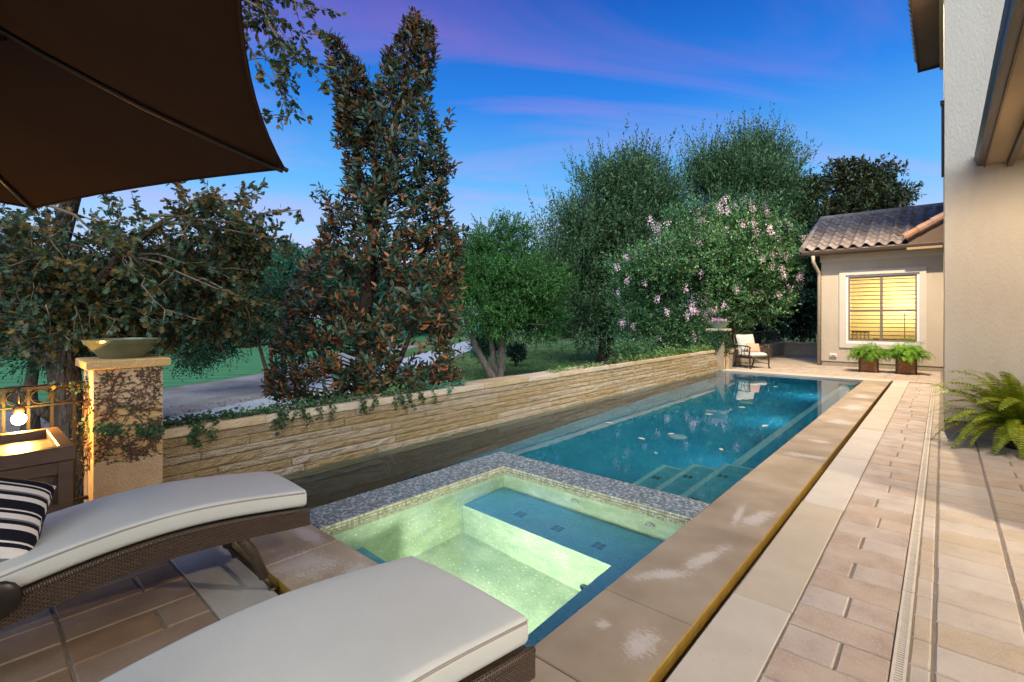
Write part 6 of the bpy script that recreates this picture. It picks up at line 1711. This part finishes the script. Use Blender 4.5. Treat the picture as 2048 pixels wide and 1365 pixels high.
def square_planter(label, c, rz, fsz):
    t = thing('square_planter', label, 'planter', c, rz, 'rust scroll planters under the window')
    s = .20; h = .44
    for sx in (-1, 1):
        for sy in (-1, 1): mb = MB(); mb.box(sx * s - .022, sx * s + .022, sy * s - .022, sy * s + .022, 0, h, .003); mb.build('corner_post', M['bronze'], t, world=False)
    for k in range(4):
        Rm = Matrix.Rotation(PI / 2 * k, 4, 'Z')
        mb = MB(); mb.box(-s + .023, s - .023, -s - .010, -s + .004, .03, h - .02, M=Rm); pn = mb.build('panel', M['terra_panel'], t, world=False)
        mb = MB(); mb.box(-s + .023, s - .023, -s - .018, -s + .01, .002, .03, .002, M=Rm); mb.box(-s + .023, s - .023, -s - .018, -s + .01, h - .022, h, .002, M=Rm); mb.build('rail', M['bronze'], t, world=False)
        mb = MB()
        for (ux, uz, f) in ((-.085, .125, 1), (.085, .125, -1), (-.085, .30, -1), (.085, .30, 1)):
            pts = []
            for q in range(22):
                th = q / 21 * 3.6 * PI; rr = .075 * (1 - q / 27); pts.append(Rm @ Vector((ux + f * rr * math.cos(th), -s - .014, uz + rr * math.sin(th))))
            mb.tube(pts, .008, 5)
        mb.build('scroll', M['scroll'], pn, True, world=False)
    mb = MB(); mb.box(-s + .02, s - .02, -s + .02, s - .02, h - .06, h - .05); mb.build('soil', M['soil'], t, world=False)
    mv = [frond_mesh(rnd.uniform(.42, .66) * fsz, 18, .075, (R(rnd.uniform(40, 88)), R(rnd.uniform(-110, -40))), M['leaf_fern_green'], 'frond', 50 + i) for i in range(10)]
    for k in range(130):
        a = rnd.uniform(0, 6.28)
        link('frond', rnd.choice(mv), t, (rnd.uniform(-.12, .12), rnd.uniform(-.12, .12), h - .06), (rnd.uniform(-.3, .3), rnd.uniform(-.3, .3), a))
    bl_ = [((c[0], c[1], .60 * fsz), (.30 * fsz, .30 * fsz, .20 * fsz)), ((c[0] - .24 * fsz, c[1] - .1, .46), (.17, .17, .16)), ((c[0] + .24 * fsz, c[1] - .1, .46), (.17, .17, .16)), ((c[0] + .05, c[1] - .24, .47), (.2, .1, .12))]
    P_, A_, U_, S_ = twigs(bl_, n=420, length=.20, upv=.1, k=16, size=.032, spread=.7, inner=.2, droop=.5)
    V, F = scatter(T_DIA, P_ - np.array(c), A_, U_, S_, .22)
    th_ = -rz; V = np.stack([V[:, 0] * math.cos(th_) - V[:, 1] * math.sin(th_), V[:, 0] * math.sin(th_) + V[:, 1] * math.cos(th_), V[:, 2]], 1)
    link('foliage', np_mesh('foliage', V, F, M['leaf_fern_green']), t)['kind'] = 'stuff'
    return t
square_planter('smaller fern in the left rust scroll planter under the window', (-1.52, 16.45, 0), R(6), .95)
square_planter('bigger bushy fern in the right rust scroll planter under the window', (-.72, 16.50, 0), R(3), 1.12)

# fallen leaves drifting on the pool
for k, (px_, py_, lab) in enumerate(((1228, 848, 'pale'), (1536, 851, 'pale'), (1310, 905, 'pale'), (1440, 897, 'pale'), (1500, 800, 'pale'), (1476, 815, 'pale'), (1410, 829, 'pale'), (1620, 790, 'pale'), (1545, 774, 'pale'), (1575, 786, 'pale'), (1350, 868, 'pale'), (1290, 880, 'pale'))):
    p_ = G(px_, py_, ZW)
    V, F = T_LANCE; me = np_mesh('floating_leaf', V * np.array([1, .5, .3]), F, M['leaf_fallen'])
    o = link('floating_leaf', me, None, (p_.x, p_.y, ZW + .004), (0, 0, rnd.uniform(0, 6.28))); s = rnd.uniform(.07, .13) * (1.5 if k < 2 else 1); o.scale = (s, s, s)
    tag(o, 'pale fallen leaf floating on the long pool', 'leaf', 'fallen leaves floating on the pool')

# grass blades on the near lawn, leaf litter on the gravel
n_ = 60000
gx = RNG.uniform(-24, -5.6, n_); gy = RNG.uniform(8.5, 34, n_)
keep = np.ones(n_, bool)
for a, b in zip(cl[:-1], cl[1:]):                       # keep the path clear
    ab = np.array([b.x - a.x, b.y - a.y]); ap = np.stack([gx - a.x, gy - a.y], 1); t_ = np.clip(ap @ ab / (ab @ ab), 0, 1)
    keep &= np.hypot(*(ap - t_[:, None] * ab).T) > 1.75
bound = np.array([(p.x, p.y) for p in cl]); keep &= gx > np.interp(gy, bound[:, 1], bound[:, 0])
gx, gy = gx[keep], gy[keep]; n_ = len(gx)
pz = np.stack([gx, gy, np.full(n_, ZG - .005)], 1)
V, F = scatter(T_DIA, pz, RNG.normal(size=(n_, 3)) * np.array([.45, .45, .1]) + np.array([0, 0, 1]), RNG.normal(size=(n_, 3)) + np.array([.01, 0, 0]), RNG.uniform(.06, .15, n_), .16)
tag(link('grass', np_mesh('grass', V, F, leafmat('grass_blade', [(0.07, 0.17, 0.04), (0.11, 0.23, 0.06), (0.17, 0.26, 0.08), (0.30, 0.30, 0.14)], 0.6, None, .25, .2))), 'short green lawn grass between the stone wall and the cart path', 'grass', None, 'stuff')
n_ = 2600; pz = np.stack([RNG.uniform(-17, -7, n_), RNG.uniform(.5, 8.5, n_), np.full(n_, ZG + .03)], 1)
V, F = scatter(T_DIA, pz, RNG.normal(size=(n_, 3)) * np.array([1, 1, .1]), RNG.normal(size=(n_, 3)) * .25 + np.array([0, 0, 1]), RNG.uniform(.05, .13, n_), .5)
tag(link('leaf_litter', np_mesh('leaf_litter', V, F, leafmat('dead_leaf', [(0.12, 0.07, 0.04), (0.22, 0.14, 0.08), (0.30, 0.22, 0.13)], 0.8, None, .1, .1))), 'dry leaf litter scattered on the gravel under the trees', 'leaf litter', None, 'stuff')
